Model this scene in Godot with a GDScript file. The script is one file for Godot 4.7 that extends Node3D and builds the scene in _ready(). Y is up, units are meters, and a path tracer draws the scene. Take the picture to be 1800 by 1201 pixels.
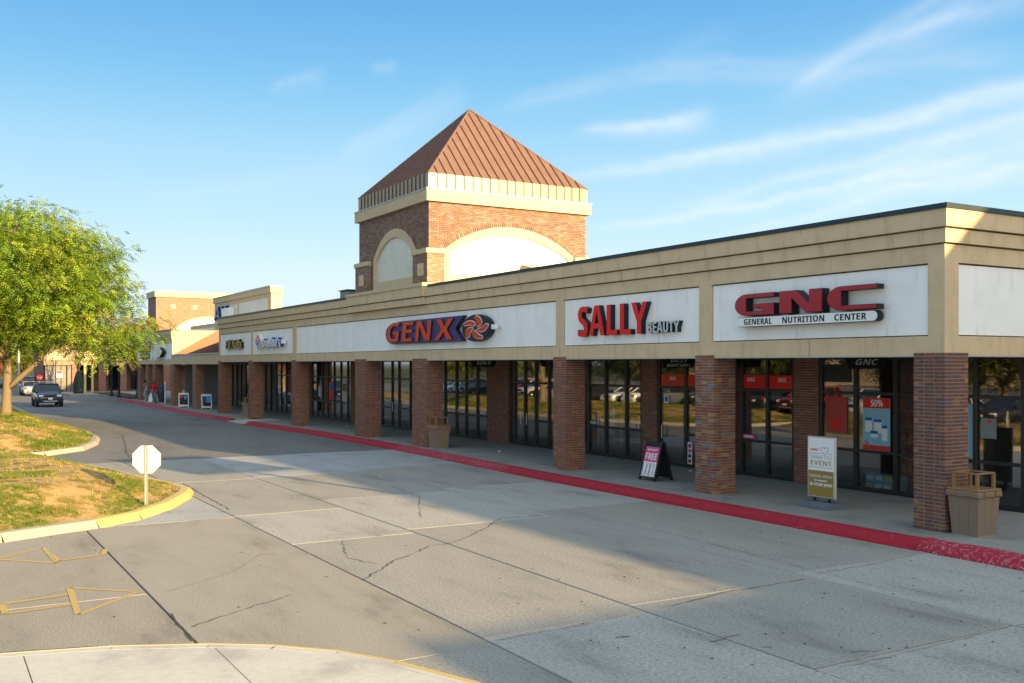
extends Node3D

# A brick strip mall with a pyramid-roofed tower, late afternoon, seen from across the drive.
# World axes: x runs along the shop fronts (0 = near corner, minus = away), z points from the shops to the car park.

var M := {}
var taken := {}
var cache := {}
var bold: SystemFont
var serif: SystemFont
const SUN := Vector3(-4.5, -1.0, 1.15)

# ---------------------------------------------------------------- helpers: names, nodes
func numbered(called: String) -> String:
	if not taken.has(called):
		taken[called] = 0
		return called
	taken[called] += 1
	return "%s_%03d" % [called, taken[called]]

func thing(called: String, label: String, category: String, at := Vector3.ZERO, turn := 0.0, group := "") -> Node3D:
	var o := Node3D.new()
	o.name = numbered(called)
	add_child(o)
	o.position = at
	o.rotation.y = turn
	tag(o, label, category, group)
	return o

func tag(o: Node, label: String, category: String, group := "") -> void:
	o.set_meta("label", label)
	o.set_meta("category", category)
	if group != "":
		o.set_meta("group", group)

func structure(called: String) -> Node3D:
	var o := Node3D.new()
	o.name = numbered(called)
	o.set_meta("kind", "structure")
	add_child(o)
	return o

func part(parent: Node, called: String, mesh: Mesh, m: Material, at := Vector3.ZERO, turn := Vector3.ZERO) -> MeshInstance3D:
	var o := MeshInstance3D.new()
	o.name = called
	o.mesh = mesh
	o.material_override = m
	parent.add_child(o, true)
	o.position = at
	o.rotation = turn
	return o

func stuff(o: Node) -> Node:
	o.set_meta("kind", "stuff")
	return o

# ---------------------------------------------------------------- helpers: materials
func lin(r: float, g: float, b: float) -> Color:
	return Color(r, g, b).linear_to_srgb()

func ramp(stops: Array) -> Gradient:
	var g := Gradient.new()
	var offs := PackedFloat32Array()
	var cols := PackedColorArray()
	for s in stops:
		offs.append(s[0])
		cols.append(s[1])
	g.offsets = offs
	g.colors = cols
	return g

func grey(v: float) -> Color:
	return Color(v, v, v)

func noise_tex(sd: int, freq: float, stops: Array, octaves := 6, gain := 0.6, px := 512, kind := FastNoiseLite.TYPE_SIMPLEX_SMOOTH) -> NoiseTexture2D:
	var n := FastNoiseLite.new()
	n.seed = sd
	n.noise_type = kind
	n.frequency = freq
	n.fractal_type = FastNoiseLite.FRACTAL_FBM
	n.fractal_octaves = octaves
	n.fractal_gain = gain
	var t := NoiseTexture2D.new()
	t.width = px
	t.height = px
	t.seamless = true
	t.noise = n
	t.color_ramp = ramp(stops)
	return t

func bump_tex(sd: int, freq: float, octaves := 4, gain := 0.6, px := 512) -> NoiseTexture2D:
	return noise_tex(sd, freq, [[0.0, Color.BLACK], [1.0, Color.WHITE]], octaves, gain, px)

# colours are linear; tex multiplies them; tile = metres per repeat
func mat(key: String, c: Array, rough := 0.8, o := {}) -> StandardMaterial3D:
	var m := StandardMaterial3D.new()
	m.resource_name = key
	m.albedo_color = lin(c[0], c[1], c[2])
	m.roughness = rough
	m.metallic = o.get("metal", 0.0)
	m.metallic_specular = o.get("spec", 0.4)
	if o.has("tex"):
		m.albedo_texture = o.tex
	if o.has("bump"):
		m.heightmap_enabled = true
		m.heightmap_texture = o.bump
		m.heightmap_scale = o.get("depth", 0.4)
	if o.has("tex") or o.has("bump"):
		m.uv1_triplanar = true
		m.uv1_world_triplanar = true
		m.uv1_scale = Vector3.ONE / o.get("tile", 3.0)
	if o.has("over"):
		m.detail_enabled = true
		m.detail_albedo = o.over
		m.detail_blend_mode = BaseMaterial3D.BLEND_MODE_MUL
		m.detail_uv_layer = BaseMaterial3D.DETAIL_UV_2
		m.uv2_triplanar = true
		m.uv2_world_triplanar = true
		m.uv2_scale = o.over_scale if o.has("over_scale") else Vector3.ONE / o.get("over_tile", 11.0)
	if o.has("coat"):
		m.clearcoat_enabled = true
		m.clearcoat = o.coat
		m.clearcoat_roughness = 0.05
	if o.has("vertex"):
		m.vertex_color_use_as_albedo = true
	if o.has("back"):
		m.backlight_enabled = true
		m.backlight = lin(o.back[0], o.back[1], o.back[2])
	if o.has("emit"):
		m.emission_enabled = true
		m.emission = lin(o.emit[0], o.emit[1], o.emit[2])
		m.emission_energy_multiplier = o.get("power", 1.0)
	M[key] = m
	return m

func glass(key: String, tint: Array, a: float) -> StandardMaterial3D:
	var m := StandardMaterial3D.new()
	m.resource_name = key
	m.albedo_color = Color(lin(tint[0], tint[1], tint[2]), a)
	m.transparency = BaseMaterial3D.TRANSPARENCY_ALPHA
	m.roughness = 0.0
	m.metallic_specular = 0.5
	M[key] = m
	return m

# ---------------------------------------------------------------- helpers: geometry
func begin(smooth := false) -> SurfaceTool:
	var st := SurfaceTool.new()
	st.begin(Mesh.PRIMITIVE_TRIANGLES)
	st.set_smooth_group(0 if smooth else -1)
	return st

func done(st: SurfaceTool) -> ArrayMesh:
	st.generate_normals()
	return st.commit()

func tri(st: SurfaceTool, a: Vector3, b: Vector3, c: Vector3) -> void:
	st.add_vertex(a)
	st.add_vertex(b)
	st.add_vertex(c)

func quad(st: SurfaceTool, a: Vector3, b: Vector3, c: Vector3, d: Vector3) -> void:
	tri(st, a, b, c)
	tri(st, a, c, d)

const FACES := [[6, 7, 5, 4], [3, 2, 0, 1], [7, 3, 1, 5], [2, 6, 4, 0], [2, 3, 7, 6], [4, 5, 1, 0]]

func box_t(st: SurfaceTool, t: Transform3D, size: Vector3) -> void:
	var p := []
	for i in 8:
		p.append(t * Vector3(size.x * (0.5 if i & 1 else -0.5), size.y * (0.5 if i & 2 else -0.5), size.z * (0.5 if i & 4 else -0.5)))
	for f in FACES:
		quad(st, p[f[0]], p[f[1]], p[f[2]], p[f[3]])

func box(st: SurfaceTool, lo: Vector3, hi: Vector3) -> void:
	box_t(st, Transform3D(Basis.IDENTITY, (lo + hi) * 0.5), hi - lo)

func bar(st: SurfaceTool, a: Vector3, b: Vector3, w: float, d: float) -> void:
	var y := (b - a).normalized()
	var x := y.cross(Vector3(0, 0, 1) if absf(y.z) < 0.9 else Vector3(1, 0, 0)).normalized()
	box_t(st, Transform3D(Basis(x, y, x.cross(y)), (a + b) * 0.5), Vector3(w, (b - a).length(), d))

# one bevelled box, centred at the origin
func bevel_box(size: Vector3, r := 0.01) -> ArrayMesh:
	var key := "bb%.3f_%.3f_%.3f_%.3f" % [size.x, size.y, size.z, r]
	if cache.has(key):
		return cache[key]
	var st := begin()
	var h := size * 0.5
	var i := Vector3(h.x - r, h.y - r, h.z - r)
	# six faces, twelve chamfers, eight corners
	for s in [-1.0, 1.0]:
		face4(st, Vector3(-i.x, -i.y, s * h.z), Vector3(i.x, -i.y, s * h.z), Vector3(i.x, i.y, s * h.z), Vector3(-i.x, i.y, s * h.z))
		face4(st, Vector3(-i.x, s * h.y, -i.z), Vector3(i.x, s * h.y, -i.z), Vector3(i.x, s * h.y, i.z), Vector3(-i.x, s * h.y, i.z))
		face4(st, Vector3(s * h.x, -i.y, -i.z), Vector3(s * h.x, i.y, -i.z), Vector3(s * h.x, i.y, i.z), Vector3(s * h.x, -i.y, i.z))
		for q in [-1.0, 1.0]:
			face4(st, Vector3(-i.x, s * h.y, q * i.z), Vector3(i.x, s * h.y, q * i.z), Vector3(i.x, s * i.y, q * h.z), Vector3(-i.x, s * i.y, q * h.z))
			face4(st, Vector3(s * h.x, -i.y, q * i.z), Vector3(s * h.x, i.y, q * i.z), Vector3(s * i.x, i.y, q * h.z), Vector3(s * i.x, -i.y, q * h.z))
			face4(st, Vector3(s * h.x, q * i.y, -i.z), Vector3(s * h.x, q * i.y, i.z), Vector3(s * i.x, q * h.y, i.z), Vector3(s * i.x, q * h.y, -i.z))
			for w in [-1.0, 1.0]:
				face3(st, Vector3(s * h.x, q * i.y, w * i.z), Vector3(s * i.x, q * h.y, w * i.z), Vector3(s * i.x, q * i.y, w * h.z))
	cache[key] = done(st)
	return cache[key]

# faces of a convex solid round the origin: wound so that they look outwards
func face4(st: SurfaceTool, a: Vector3, b: Vector3, c: Vector3, d: Vector3) -> void:
	if (b - a).cross(c - a).dot(a + c) > 0.0:
		quad(st, d, c, b, a)
	else:
		quad(st, a, b, c, d)

func face3(st: SurfaceTool, a: Vector3, b: Vector3, c: Vector3) -> void:
	if (b - a).cross(c - a).dot(a + b + c) > 0.0:
		tri(st, c, b, a)
	else:
		tri(st, a, b, c)

func tube(st: SurfaceTool, pts: Array, radii: Array, sides := 8, caps := true) -> void:
	var rings := []
	var ref := Vector3(0.31, 0.2, 0.93)
	for i in pts.size():
		var d: Vector3 = (pts[mini(i + 1, pts.size() - 1)] - pts[maxi(i - 1, 0)]).normalized()
		var x := ref - d * ref.dot(d)
		if x.length() < 0.05:
			x = Vector3(1, 0, 0) - d * d.x
		x = x.normalized()
		ref = x
		var y := d.cross(x)
		var ring := []
		for k in sides:
			var a := TAU * k / sides
			ring.append(pts[i] + (x * cos(a) + y * sin(a)) * radii[i])
		rings.append(ring)
	for i in pts.size() - 1:
		for k in sides:
			var n := (k + 1) % sides
			quad(st, rings[i][k], rings[i + 1][k], rings[i + 1][n], rings[i][n])
	if caps:
		for k in range(1, sides - 1):
			tri(st, rings[0][0], rings[0][k], rings[0][k + 1])
			var e: Array = rings[-1]
			tri(st, e[0], e[k + 1], e[k])

# profile: Vector2(radius, height) from bottom to top, round the y axis
func lathe(st: SurfaceTool, prof: Array, sides := 16, t := Transform3D.IDENTITY) -> void:
	for i in prof.size() - 1:
		for k in sides:
			var a := TAU * k / sides
			var b := TAU * (k + 1) / sides
			var p: Vector2 = prof[i]
			var q: Vector2 = prof[i + 1]
			var v0 := t * Vector3(p.x * cos(a), p.y, p.x * sin(a))
			var v1 := t * Vector3(q.x * cos(a), q.y, q.x * sin(a))
			var v2 := t * Vector3(q.x * cos(b), q.y, q.x * sin(b))
			var v3 := t * Vector3(p.x * cos(b), p.y, p.x * sin(b))
			if p.x > 0.0001:
				tri(st, v0, v2, v3)
			if q.x > 0.0001:
				tri(st, v0, v1, v2)

func area(poly: PackedVector2Array) -> float:
	var s := 0.0
	for i in poly.size():
		var a := poly[i]
		var b := poly[(i + 1) % poly.size()]
		s += a.x * b.y - b.x * a.y
	return s * 0.5

# a flat outline in x, y given a depth from z0 to z1, laid through t
func slab_xy(st: SurfaceTool, poly: PackedVector2Array, z0: float, z1: float, t := Transform3D.IDENTITY) -> void:
	if area(poly) < 0.0:
		poly = poly.duplicate()
		poly.reverse()
	var idx := Geometry2D.triangulate_polygon(poly)
	for i in range(0, idx.size(), 3):
		var a := poly[idx[i]]
		var b := poly[idx[i + 1]]
		var c := poly[idx[i + 2]]
		if (b - a).cross(c - a) > 0.0:
			var s := b
			b = c
			c = s
		tri(st, t * Vector3(a.x, a.y, z1), t * Vector3(b.x, b.y, z1), t * Vector3(c.x, c.y, z1))
		tri(st, t * Vector3(a.x, a.y, z0), t * Vector3(c.x, c.y, z0), t * Vector3(b.x, b.y, z0))
	for i in poly.size():
		var a := poly[i]
		var b := poly[(i + 1) % poly.size()]
		quad(st, t * Vector3(a.x, a.y, z1), t * Vector3(b.x, b.y, z1), t * Vector3(b.x, b.y, z0), t * Vector3(a.x, a.y, z0))

# an outline in x, z (as Vector2) raised from y0 to y1
func slab_xz(st: SurfaceTool, poly: PackedVector2Array, y0: float, y1: float) -> void:
	var flipped := PackedVector2Array()
	for p in poly:
		flipped.append(Vector2(p.x, -p.y))
	slab_xy(st, flipped, y0, y1, Transform3D(Basis(Vector3(1, 0, 0), Vector3(0, 0, -1), Vector3(0, 1, 0)), Vector3.ZERO))

func box_mesh(lo: Vector3, hi: Vector3) -> ArrayMesh:
	var st := begin()
	box(st, lo, hi)
	return done(st)

# ---------------------------------------------------------------- helpers: lettering
func glyphs(txt: String, cap: float, depth: float, font: Font) -> TextMesh:
	var t := TextMesh.new()
	t.text = txt
	t.font = font
	t.font_size = 64
	t.pixel_size = cap / (0.714 * 64.0)
	t.depth = depth
	t.curve_step = 2.0
	t.horizontal_alignment = HORIZONTAL_ALIGNMENT_CENTER
	t.vertical_alignment = VERTICAL_ALIGNMENT_CENTER
	return t

# y of the baseline of centred text, measured from its node
func base_of(font: Font, px: float) -> float:
	return -(font.get_ascent(64) - font.get_descent(64)) * 0.5 * px

# flat or thin print: centred at `at`, cap height `cap`, squeezed to `width` when given
func print_on(parent: Node, called: String, txt: String, cap: float, width: float, m: Material, at: Vector3, turn := Vector3.ZERO, depth := 0.004, font: Font = null) -> MeshInstance3D:
	if font == null:
		font = bold
	var t := glyphs(txt, cap, depth, font)
	var px := t.pixel_size
	var w := font.get_string_size(txt, HORIZONTAL_ALIGNMENT_LEFT, -1, 64).x * px
	var sx := width / w if width > 0.0 else 1.0
	var o := MeshInstance3D.new()
	o.name = called
	o.mesh = t
	o.material_override = m
	parent.add_child(o, true)
	var b := Basis.from_euler(turn)
	o.transform = Transform3D(b * Basis.from_scale(Vector3(sx, 1, 1)), at + b * Vector3(0, -cap * 0.5 - base_of(font, px), 0))
	return o

# channel letters: a dark can with a bright face for each character; `at` is the left end of the baseline at the back of the letters
func channel_letters(parent: Node, txt: String, cap: float, width: float, depth: float, face: Material, side: Material, at: Vector3, turn := 0.0, shear := 0.0, font: Font = null) -> void:
	if font == null:
		font = bold
	var px := cap / (0.714 * 64.0)
	var total := font.get_string_size(txt, HORIZONTAL_ALIGNMENT_LEFT, -1, 64).x * px
	var sx := width / total
	var rot := Basis(Vector3.UP, turn)
	var b := rot * Basis(Vector3(sx, 0, 0), Vector3(shear, 1, 0), Vector3(0, 0, 1))
	var x := 0.0
	for i in txt.length():
		var ch := txt[i]
		var w := font.get_string_size(ch, HORIZONTAL_ALIGNMENT_LEFT, -1, 64).x * px
		if ch != " ":
			var mid := at + rot * Vector3((x + w * 0.5) * sx, 0, 0) + b * Vector3(0, -base_of(font, px), 0)
			var can := MeshInstance3D.new()
			can.name = "letter"
			can.mesh = glyphs(ch, cap, depth, font)
			can.material_override = side
			parent.add_child(can, true)
			can.transform = Transform3D(b, mid + rot * Vector3(0, 0, depth * 0.5))
			var fc := MeshInstance3D.new()
			fc.name = "face"
			fc.mesh = glyphs(ch, cap, 0.012, font)
			fc.material_override = face
			can.add_child(fc, true)
			fc.position = Vector3(0, 0, depth * 0.5 + 0.009)
		x += w

# ---------------------------------------------------------------- scene
func _ready() -> void:
	# camera: 35 mm lens at 3.2 m, held level with a small upward shift
	var cam := Camera3D.new()
	cam.name = "camera"
	add_child(cam)
	cam.position = Vector3(11.51, 3.2, 15.9)
	cam.look_at(cam.position + Vector3(-0.8607, 0, -0.509), Vector3.UP)
	cam.set_frustum(0.1 * 1201.0 / 1750.0, Vector2(0, 0.1 * 40.0 / 1750.0), 0.1, 1500.0)
	cam.current = true

	var env := Environment.new()
	env.background_mode = Environment.BG_SKY
	var sky := Sky.new()
	var pano := PanoramaSkyMaterial.new()
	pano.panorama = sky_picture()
	sky.sky_material = pano
	env.sky = sky
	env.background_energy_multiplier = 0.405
	env.tonemap_mode = Environment.TONE_MAPPER_LINEAR
	env.tonemap_exposure = 2.75
	env.sdfgi_enabled = true
	env.ssao_enabled = true
	env.ssil_enabled = true
	var we := WorldEnvironment.new()
	we.name = "world_environment"
	we.environment = env
	add_child(we)

	var sun := DirectionalLight3D.new()
	sun.name = "sun"
	add_child(sun)
	sun.look_at(SUN, Vector3.UP)
	sun.light_energy = 1.6
	sun.light_color = Color(1.0, 0.85, 0.6)
	sun.light_angular_distance = 0.5
	sun.shadow_enabled = true

	bold = SystemFont.new()
	bold.font_names = PackedStringArray(["Droid Sans"])
	bold.font_weight = 700
	serif = SystemFont.new()
	serif.font_names = PackedStringArray(["Droid Serif"])
	serif.font_weight = 700
	materials()
	# the place
	ground()
	road()
	islands()
	walks()
	kerbs()
	strip_mall()
	storefronts()
	tower()
	far_buildings()
	shade_makers()
	# things
	wall_signs()
	street_things()
	window_things()
	cars()
	trees()
	grass()
	people()
	litter()

# air and thin cirrus, plus wide glow and whiter upper sky added as fill light; sRGB stops follow the photograph from the horizon to the top of the view
func sky_picture() -> ImageTexture:
	var w := 1536
	var h := 768
	var stops := [[0.0, Color8(226, 242, 246)], [5.0, Color8(215, 238, 246)], [8.0, Color8(192, 228, 245)], [12.0, Color8(165, 213, 242)], [16.0, Color8(128, 191, 234)], [20.0, Color8(104, 172, 225)], [32.0, Color8(98, 167, 222)], [60.0, Color8(92, 160, 216)], [90.0, Color8(90, 158, 214)]]
	var n := FastNoiseLite.new()
	n.seed = 5
	n.frequency = 1.0
	n.fractal_octaves = 4
	# strokes of cirrus: azimuth, elevation of both ends, half width in degrees, strength
	var wisps := [[-56.5, 10.5, -22, 15.6, 0.49, 0.85], [-55.5, 13.1, -48, 13.9, 0.39, 0.88], [-50, 9.0, -28, 13.4, 0.49, 0.64], [-54.5, 7.7, -34, 10.6, 0.34, 0.8], [-47, 7.4, -31, 10.6, 0.3, 0.64], [-44, 15.0, -26, 22.9, 1.17, 0.48], [-52, 16.4, -32, 15.6, 0.88, 0.32], [-73, 15.1, -70, 16.2, 0.39, 0.35], [-69, 12.0, -62, 15.5, 0.78, 0.32], [-67.5, 16.3, -66, 16.5, 0.24, 0.4], [-42, 9.5, -20, 14.1, 1.56, 0.56], [-36, 9.2, -18, 11.9, 0.49, 0.48], [-20, 12.0, 6, 17.0, 1.0, 0.4], [20, 18, 50, 14.0, 1.2, 0.4], [-130, 14.0, -100, 20.0, 0.97, 0.48], [120, 16, 160, 22, 1.4, 0.4], [170, 12, 200, 15, 0.9, 0.4], [-60, 14.5, -47, 17.6, 0.65, 0.3], [-40, 17.0, -20, 20.2, 0.5, 0.35], [-50, 11.2, -28, 13.8, 0.5, 0.35], [-80, 9.0, -66, 11.5, 0.86, 0.15]]
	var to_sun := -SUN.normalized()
	var data := PackedFloat32Array()
	data.resize(w * h * 4)
	for y in h:
		var el := 90.0 - (y + 0.5) * 180.0 / h
		var c := Color(0.22, 0.2, 0.17)
		if el >= 0.0:
			for i in stops.size() - 1:
				if el <= stops[i + 1][0]:
					var a: Color = stops[i][1]
					var b: Color = stops[i + 1][1]
					c = a.lerp(b, (el - stops[i][0]) / (stops[i + 1][0] - stops[i][0])).srgb_to_linear()
					break
		var ce := cos(deg_to_rad(el))
		var se := sin(deg_to_rad(el))
		for x in w:
			var az := wrapf((x + 0.5) * 360.0 / w, -180.0, 180.0)
			var k := c
			if el > -1.0:
				var dir := Vector3(sin(deg_to_rad(az)) * ce, se, -cos(deg_to_rad(az)) * ce)
				# aureole of the low sun, plus a broad warm glow added to fill shade
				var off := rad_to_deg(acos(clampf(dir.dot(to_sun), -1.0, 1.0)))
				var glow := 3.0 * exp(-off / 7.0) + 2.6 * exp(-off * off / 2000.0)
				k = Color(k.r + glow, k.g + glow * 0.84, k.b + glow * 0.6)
				# unseen cloud whitening, added above the view to lift the fill light
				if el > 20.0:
					var fill_whitening := smoothstep(20.0, 40.0, el) * clampf(0.55 + 0.9 * n.get_noise_3d(dir.x * 2.2, dir.y * 1.1, dir.z * 5.0), 0.0, 0.9)
					k = k.lerp(Color(0.68, 0.76, 0.85), fill_whitening)
				if el > 4.0 and el < 26.0:
					var cl := 0.0
					for s in wisps:
						var a0: float = s[0]
						var a1: float = s[2]
						var at := az
						if at < -160.0 and a1 > 180.0:
							at += 360.0
						if at < a0 - 3.0 or at > a1 + 3.0:
							continue
						var t := (at - a0) / (a1 - a0)
						var mid: float = lerpf(s[1], s[3], t) + 0.35 * n.get_noise_2d(at * 0.16, s[1] * 7.0)
						var d: float = (el - mid) / (s[4] * (0.55 + 0.9 * clampf(t, 0.0, 1.0)))
						if absf(d) > 3.0:
							continue
						var soft := smoothstep(-0.08, 0.12, t) * (1.0 - smoothstep(0.85, 1.08, t))
						cl += s[5] * soft * exp(-d * d * (1.6 if d > 0.0 else 0.5)) * clampf(0.6 + 0.75 * n.get_noise_2d(at * 0.09, d * 0.8 + s[1] * 5.0), 0.0, 1.2)
					cl = clampf(cl * 0.66, 0.0, 0.7)
					k = k.lerp(Color(0.9, 0.95, 0.97), cl)
			var i4 := (y * w + x) * 4
			data[i4] = k.r
			data[i4 + 1] = k.g
			data[i4 + 2] = k.b
			data[i4 + 3] = 1.0
	return ImageTexture.create_from_image(Image.create_from_data(w, h, false, Image.FORMAT_RGBAF, data.to_byte_array()))

func materials() -> void:
	var stain := noise_tex(11, 0.006, [[0.0, grey(0.8)], [0.2, grey(0.89)], [0.3, grey(0.94)], [0.55, grey(0.98)], [1.0, grey(1.0)]], 6, 0.66)
	var grain := noise_tex(12, 0.08, [[0.0, grey(0.62)], [0.4, grey(0.88)], [0.75, grey(1.0)], [1.0, grey(1.0)]], 5, 0.85)
	var aggregate := noise_tex(13, 0.12, [[0.0, grey(0.4)], [0.35, grey(0.78)], [0.6, grey(0.92)], [0.85, grey(1.0)], [1.0, Color(1, 0.97, 0.9)]], 4, 0.9)
	var rough_bump := bump_tex(14, 0.12, 4, 0.7)
	var fine_bump := bump_tex(15, 0.25, 3, 0.7)
	mat("concrete_a", [0.39, 0.375, 0.325], 0.85, {"tex": grain, "tile": 2.3, "over": stain, "over_scale": Vector3(1.0 / 18.0, 1.0, 1.0 / 5.4)})
	mat("concrete_b", [0.47, 0.455, 0.405], 0.85, {"tex": grain, "tile": 2.7, "over": stain, "over_scale": Vector3(1.0 / 14.0, 1.0, 1.0 / 4.2)})
	mat("concrete_c", [0.455, 0.42, 0.35], 0.88, {"tex": aggregate, "tile": 1.7, "over": stain, "over_scale": Vector3(1.0 / 16.0, 1.0, 1.0 / 4.8)})
	mat("concrete_new", [0.445, 0.455, 0.44], 0.85, {"tex": grain, "tile": 3.1, "over": stain, "over_tile": 6.0})
	mat("concrete_d", [0.44, 0.4, 0.33], 0.88, {"tex": aggregate, "tile": 2.1, "over": stain, "over_scale": Vector3(1.0 / 20.0, 1.0, 1.0 / 6.0)})
	mat("asphalt", [0.25, 0.245, 0.23], 0.9, {"tex": aggregate, "tile": 2.0, "over": stain, "over_scale": Vector3(1.0 / 26.0, 1.0, 1.0 / 7.8)})
	mat("lot", [0.24, 0.225, 0.195], 0.9, {"tex": aggregate, "tile": 2.4, "over": stain, "over_tile": 17.0})
	mat("joint", [0.07, 0.064, 0.056], 0.95)
	mat("scuff", [0.2, 0.19, 0.165], 0.9)
	mat("crack_pale", [0.42, 0.38, 0.30], 0.95, {"tex": grain, "tile": 0.8})
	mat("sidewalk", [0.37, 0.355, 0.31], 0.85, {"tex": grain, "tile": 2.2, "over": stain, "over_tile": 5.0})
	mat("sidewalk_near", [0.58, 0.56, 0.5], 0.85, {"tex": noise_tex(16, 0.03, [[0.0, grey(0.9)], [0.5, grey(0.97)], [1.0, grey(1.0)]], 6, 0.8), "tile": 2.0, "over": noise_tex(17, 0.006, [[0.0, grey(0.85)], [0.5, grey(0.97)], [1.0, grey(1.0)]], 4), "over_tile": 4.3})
	mat("kerb_plain", [0.46, 0.41, 0.33], 0.9, {"tex": grain, "tile": 1.6})
	# paint worn through to concrete: print of flakes
	var flakes := noise_tex(18, 0.02, [[0.0, Color(0.8, 0.66, 0.65)], [0.12, Color(0.76, 0.36, 0.4)], [0.2, Color(0.72, 0.17, 0.23)], [0.5, Color(0.7, 0.12, 0.18)], [0.75, Color(0.68, 0.17, 0.25)], [1.0, Color(0.6, 0.28, 0.37)]], 7, 0.68)
	mat("red_kerb", [0.82, 0.84, 0.86], 0.75, {"tex": flakes, "tile": 3.1})
	mat("red_kerb_worn", [0.82, 0.84, 0.86], 0.8, {"tex": noise_tex(19, 0.05, [[0.0, Color(0.82, 0.76, 0.74)], [0.26, Color(0.8, 0.66, 0.65)], [0.36, Color(0.74, 0.28, 0.34)], [0.55, Color(0.7, 0.14, 0.2)], [0.8, Color(0.62, 0.2, 0.28)], [1.0, Color(0.55, 0.32, 0.4)]], 7, 0.7), "tile": 2.6})
	mat("yellow_kerb", [0.56, 0.42, 0.15], 0.8, {"tex": noise_tex(20, 0.05, [[0.0, Color(0.8, 0.78, 0.8)], [0.25, grey(0.95)], [1.0, grey(1.0)]], 5, 0.7), "tile": 1.5})
	mat("yellow_line", [0.5, 0.355, 0.12], 0.85, {"tex": noise_tex(21, 0.06, [[0.0, Color(0.86, 0.88, 0.99)], [0.45, Color(0.93, 0.95, 1.0)], [0.52, grey(1.0)], [1.0, grey(1.0)]], 5, 0.7), "tile": 1.2})
	mat("soil", [0.45, 0.36, 0.215], 0.95, {"tex": noise_tex(22, 0.012, [[0.0, Color(0.52, 0.56, 0.3)], [0.38, Color(0.68, 0.66, 0.4)], [0.52, Color(0.92, 0.86, 0.7)], [0.75, Color(0.98, 0.9, 0.78)], [1.0, Color(0.8, 0.72, 0.56)]], 6, 0.6), "tile": 5.0, "bump": rough_bump, "depth": 2.0})
	mat("lawn", [0.10, 0.11, 0.035], 0.95, {"tex": noise_tex(23, 0.02, [[0.0, grey(0.6)], [1.0, grey(1.0)]], 5), "tile": 6.0})
	mat("grass", [1, 1, 1], 0.8, {"vertex": true, "back": [0.3, 0.35, 0.08]})
	mat("leaf", [1, 1, 1], 0.6, {"vertex": true, "back": [0.5, 0.55, 0.12]})
	mat("bark", [0.30, 0.235, 0.15], 0.95, {"tex": noise_tex(24, 0.06, [[0.0, grey(0.45)], [0.5, grey(0.85)], [1.0, grey(1.0)]], 4), "tile": 0.9, "bump": rough_bump, "depth": 1.5})
	mat("bark_grey", [0.16, 0.14, 0.12], 0.95, {"tex": noise_tex(25, 0.06, [[0.0, grey(0.5)], [1.0, grey(1.0)]], 4), "tile": 0.9})
	mat("mulch", [0.07, 0.04, 0.03], 0.95, {"tex": aggregate, "tile": 1.0})
	# building
	var stucco := noise_tex(26, 0.01, [[0.0, grey(0.92)], [0.5, grey(0.97)], [1.0, grey(1.0)]], 6, 0.65)
	# run marks of old dirt, drawn out downwards
	var drips := noise_tex(70, 0.012, [[0.0, grey(0.88)], [0.24, grey(0.955)], [0.4, grey(0.99)], [1.0, grey(1.0)]], 5, 0.6)
	mat("stucco", [0.69, 0.525, 0.325], 0.9, {"tex": stucco, "tile": 4.0, "over": drips, "over_scale": Vector3(1.0 / 1.7, 1.0 / 14.0, 1.0 / 1.7)})
	mat("stucco_shaded", [0.26, 0.2, 0.14], 0.9)  # darker copy of the stucco, carrying the shade on the court wing
	mat("stucco_pale", [0.62, 0.49, 0.31], 0.9, {"tex": stucco, "tile": 3.0})
	mat("panel", [0.93, 0.915, 0.88], 0.55, {"tex": noise_tex(27, 0.008, [[0.0, grey(0.96)], [0.5, grey(0.99)], [1.0, grey(1.0)]], 4), "tile": 5.0, "over": noise_tex(71, 0.012, [[0.0, grey(0.88)], [0.2, grey(0.97)], [0.35, grey(1.0)], [1.0, grey(1.0)]], 5, 0.6), "over_scale": Vector3(1.0 / 2.3, 1.0 / 16.0, 1.0 / 2.3)})
	mat("panel_cool", [0.7, 0.67, 0.58], 0.4, {"tex": stucco, "tile": 6.0})
	mat("cap", [0.035, 0.055, 0.065], 0.45, {"metal": 0.4})
	mat("drip", [0.42, 0.44, 0.42], 0.5, {"metal": 0.3})
	mat("reveal", [0.16, 0.13, 0.08], 0.9)
	mat("frame", [0.018, 0.018, 0.018], 0.4, {"spec": 0.5})
	glass("window_glass", [0.01, 0.012, 0.012], 0.06)
	mat("mortar", [0.47, 0.39, 0.29], 0.95, {"tex": grain, "tile": 0.7})
	mat("brick", [1, 1, 1], 0.75, {"vertex": true, "bump": fine_bump, "depth": 0.15, "tile": 0.8})
	for i in BRICKS.size():
		mat("brick%d" % i, BRICKS[i], 0.72, {"tex": noise_tex(30 + i, 0.03, [[0.0, grey(0.7)], [0.5, grey(0.9)], [1.0, grey(1.0)]], 4, 0.6, 256), "tile": 0.5, "bump": fine_bump, "depth": 0.15})
	mat("brick_far", [1, 1, 1], 0.85, {"tex": brick_print([0, 1, 2, 1, 0, 6, 3]), "tile": 2.4})
	mat("brick_far_pale", [1, 1, 1], 0.85, {"tex": brick_print([1, 9, 3, 8, 9]), "tile": 2.4})
	mat("roof_metal", [0.27, 0.155, 0.105], 0.42, {"metal": 0.3, "spec": 0.5, "tex": noise_tex(28, 0.01, [[0.0, grey(0.85)], [1.0, grey(1.0)]], 4), "tile": 3.0})
	mat("fascia_metal", [0.33, 0.24, 0.145], 0.35, {"metal": 0.4, "spec": 0.5})
	mat("roof_seam", [0.12, 0.055, 0.032], 0.4, {"metal": 0.5})
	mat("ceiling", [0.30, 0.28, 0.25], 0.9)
	mat("interior", [0.2, 0.19, 0.17], 0.9)
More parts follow.
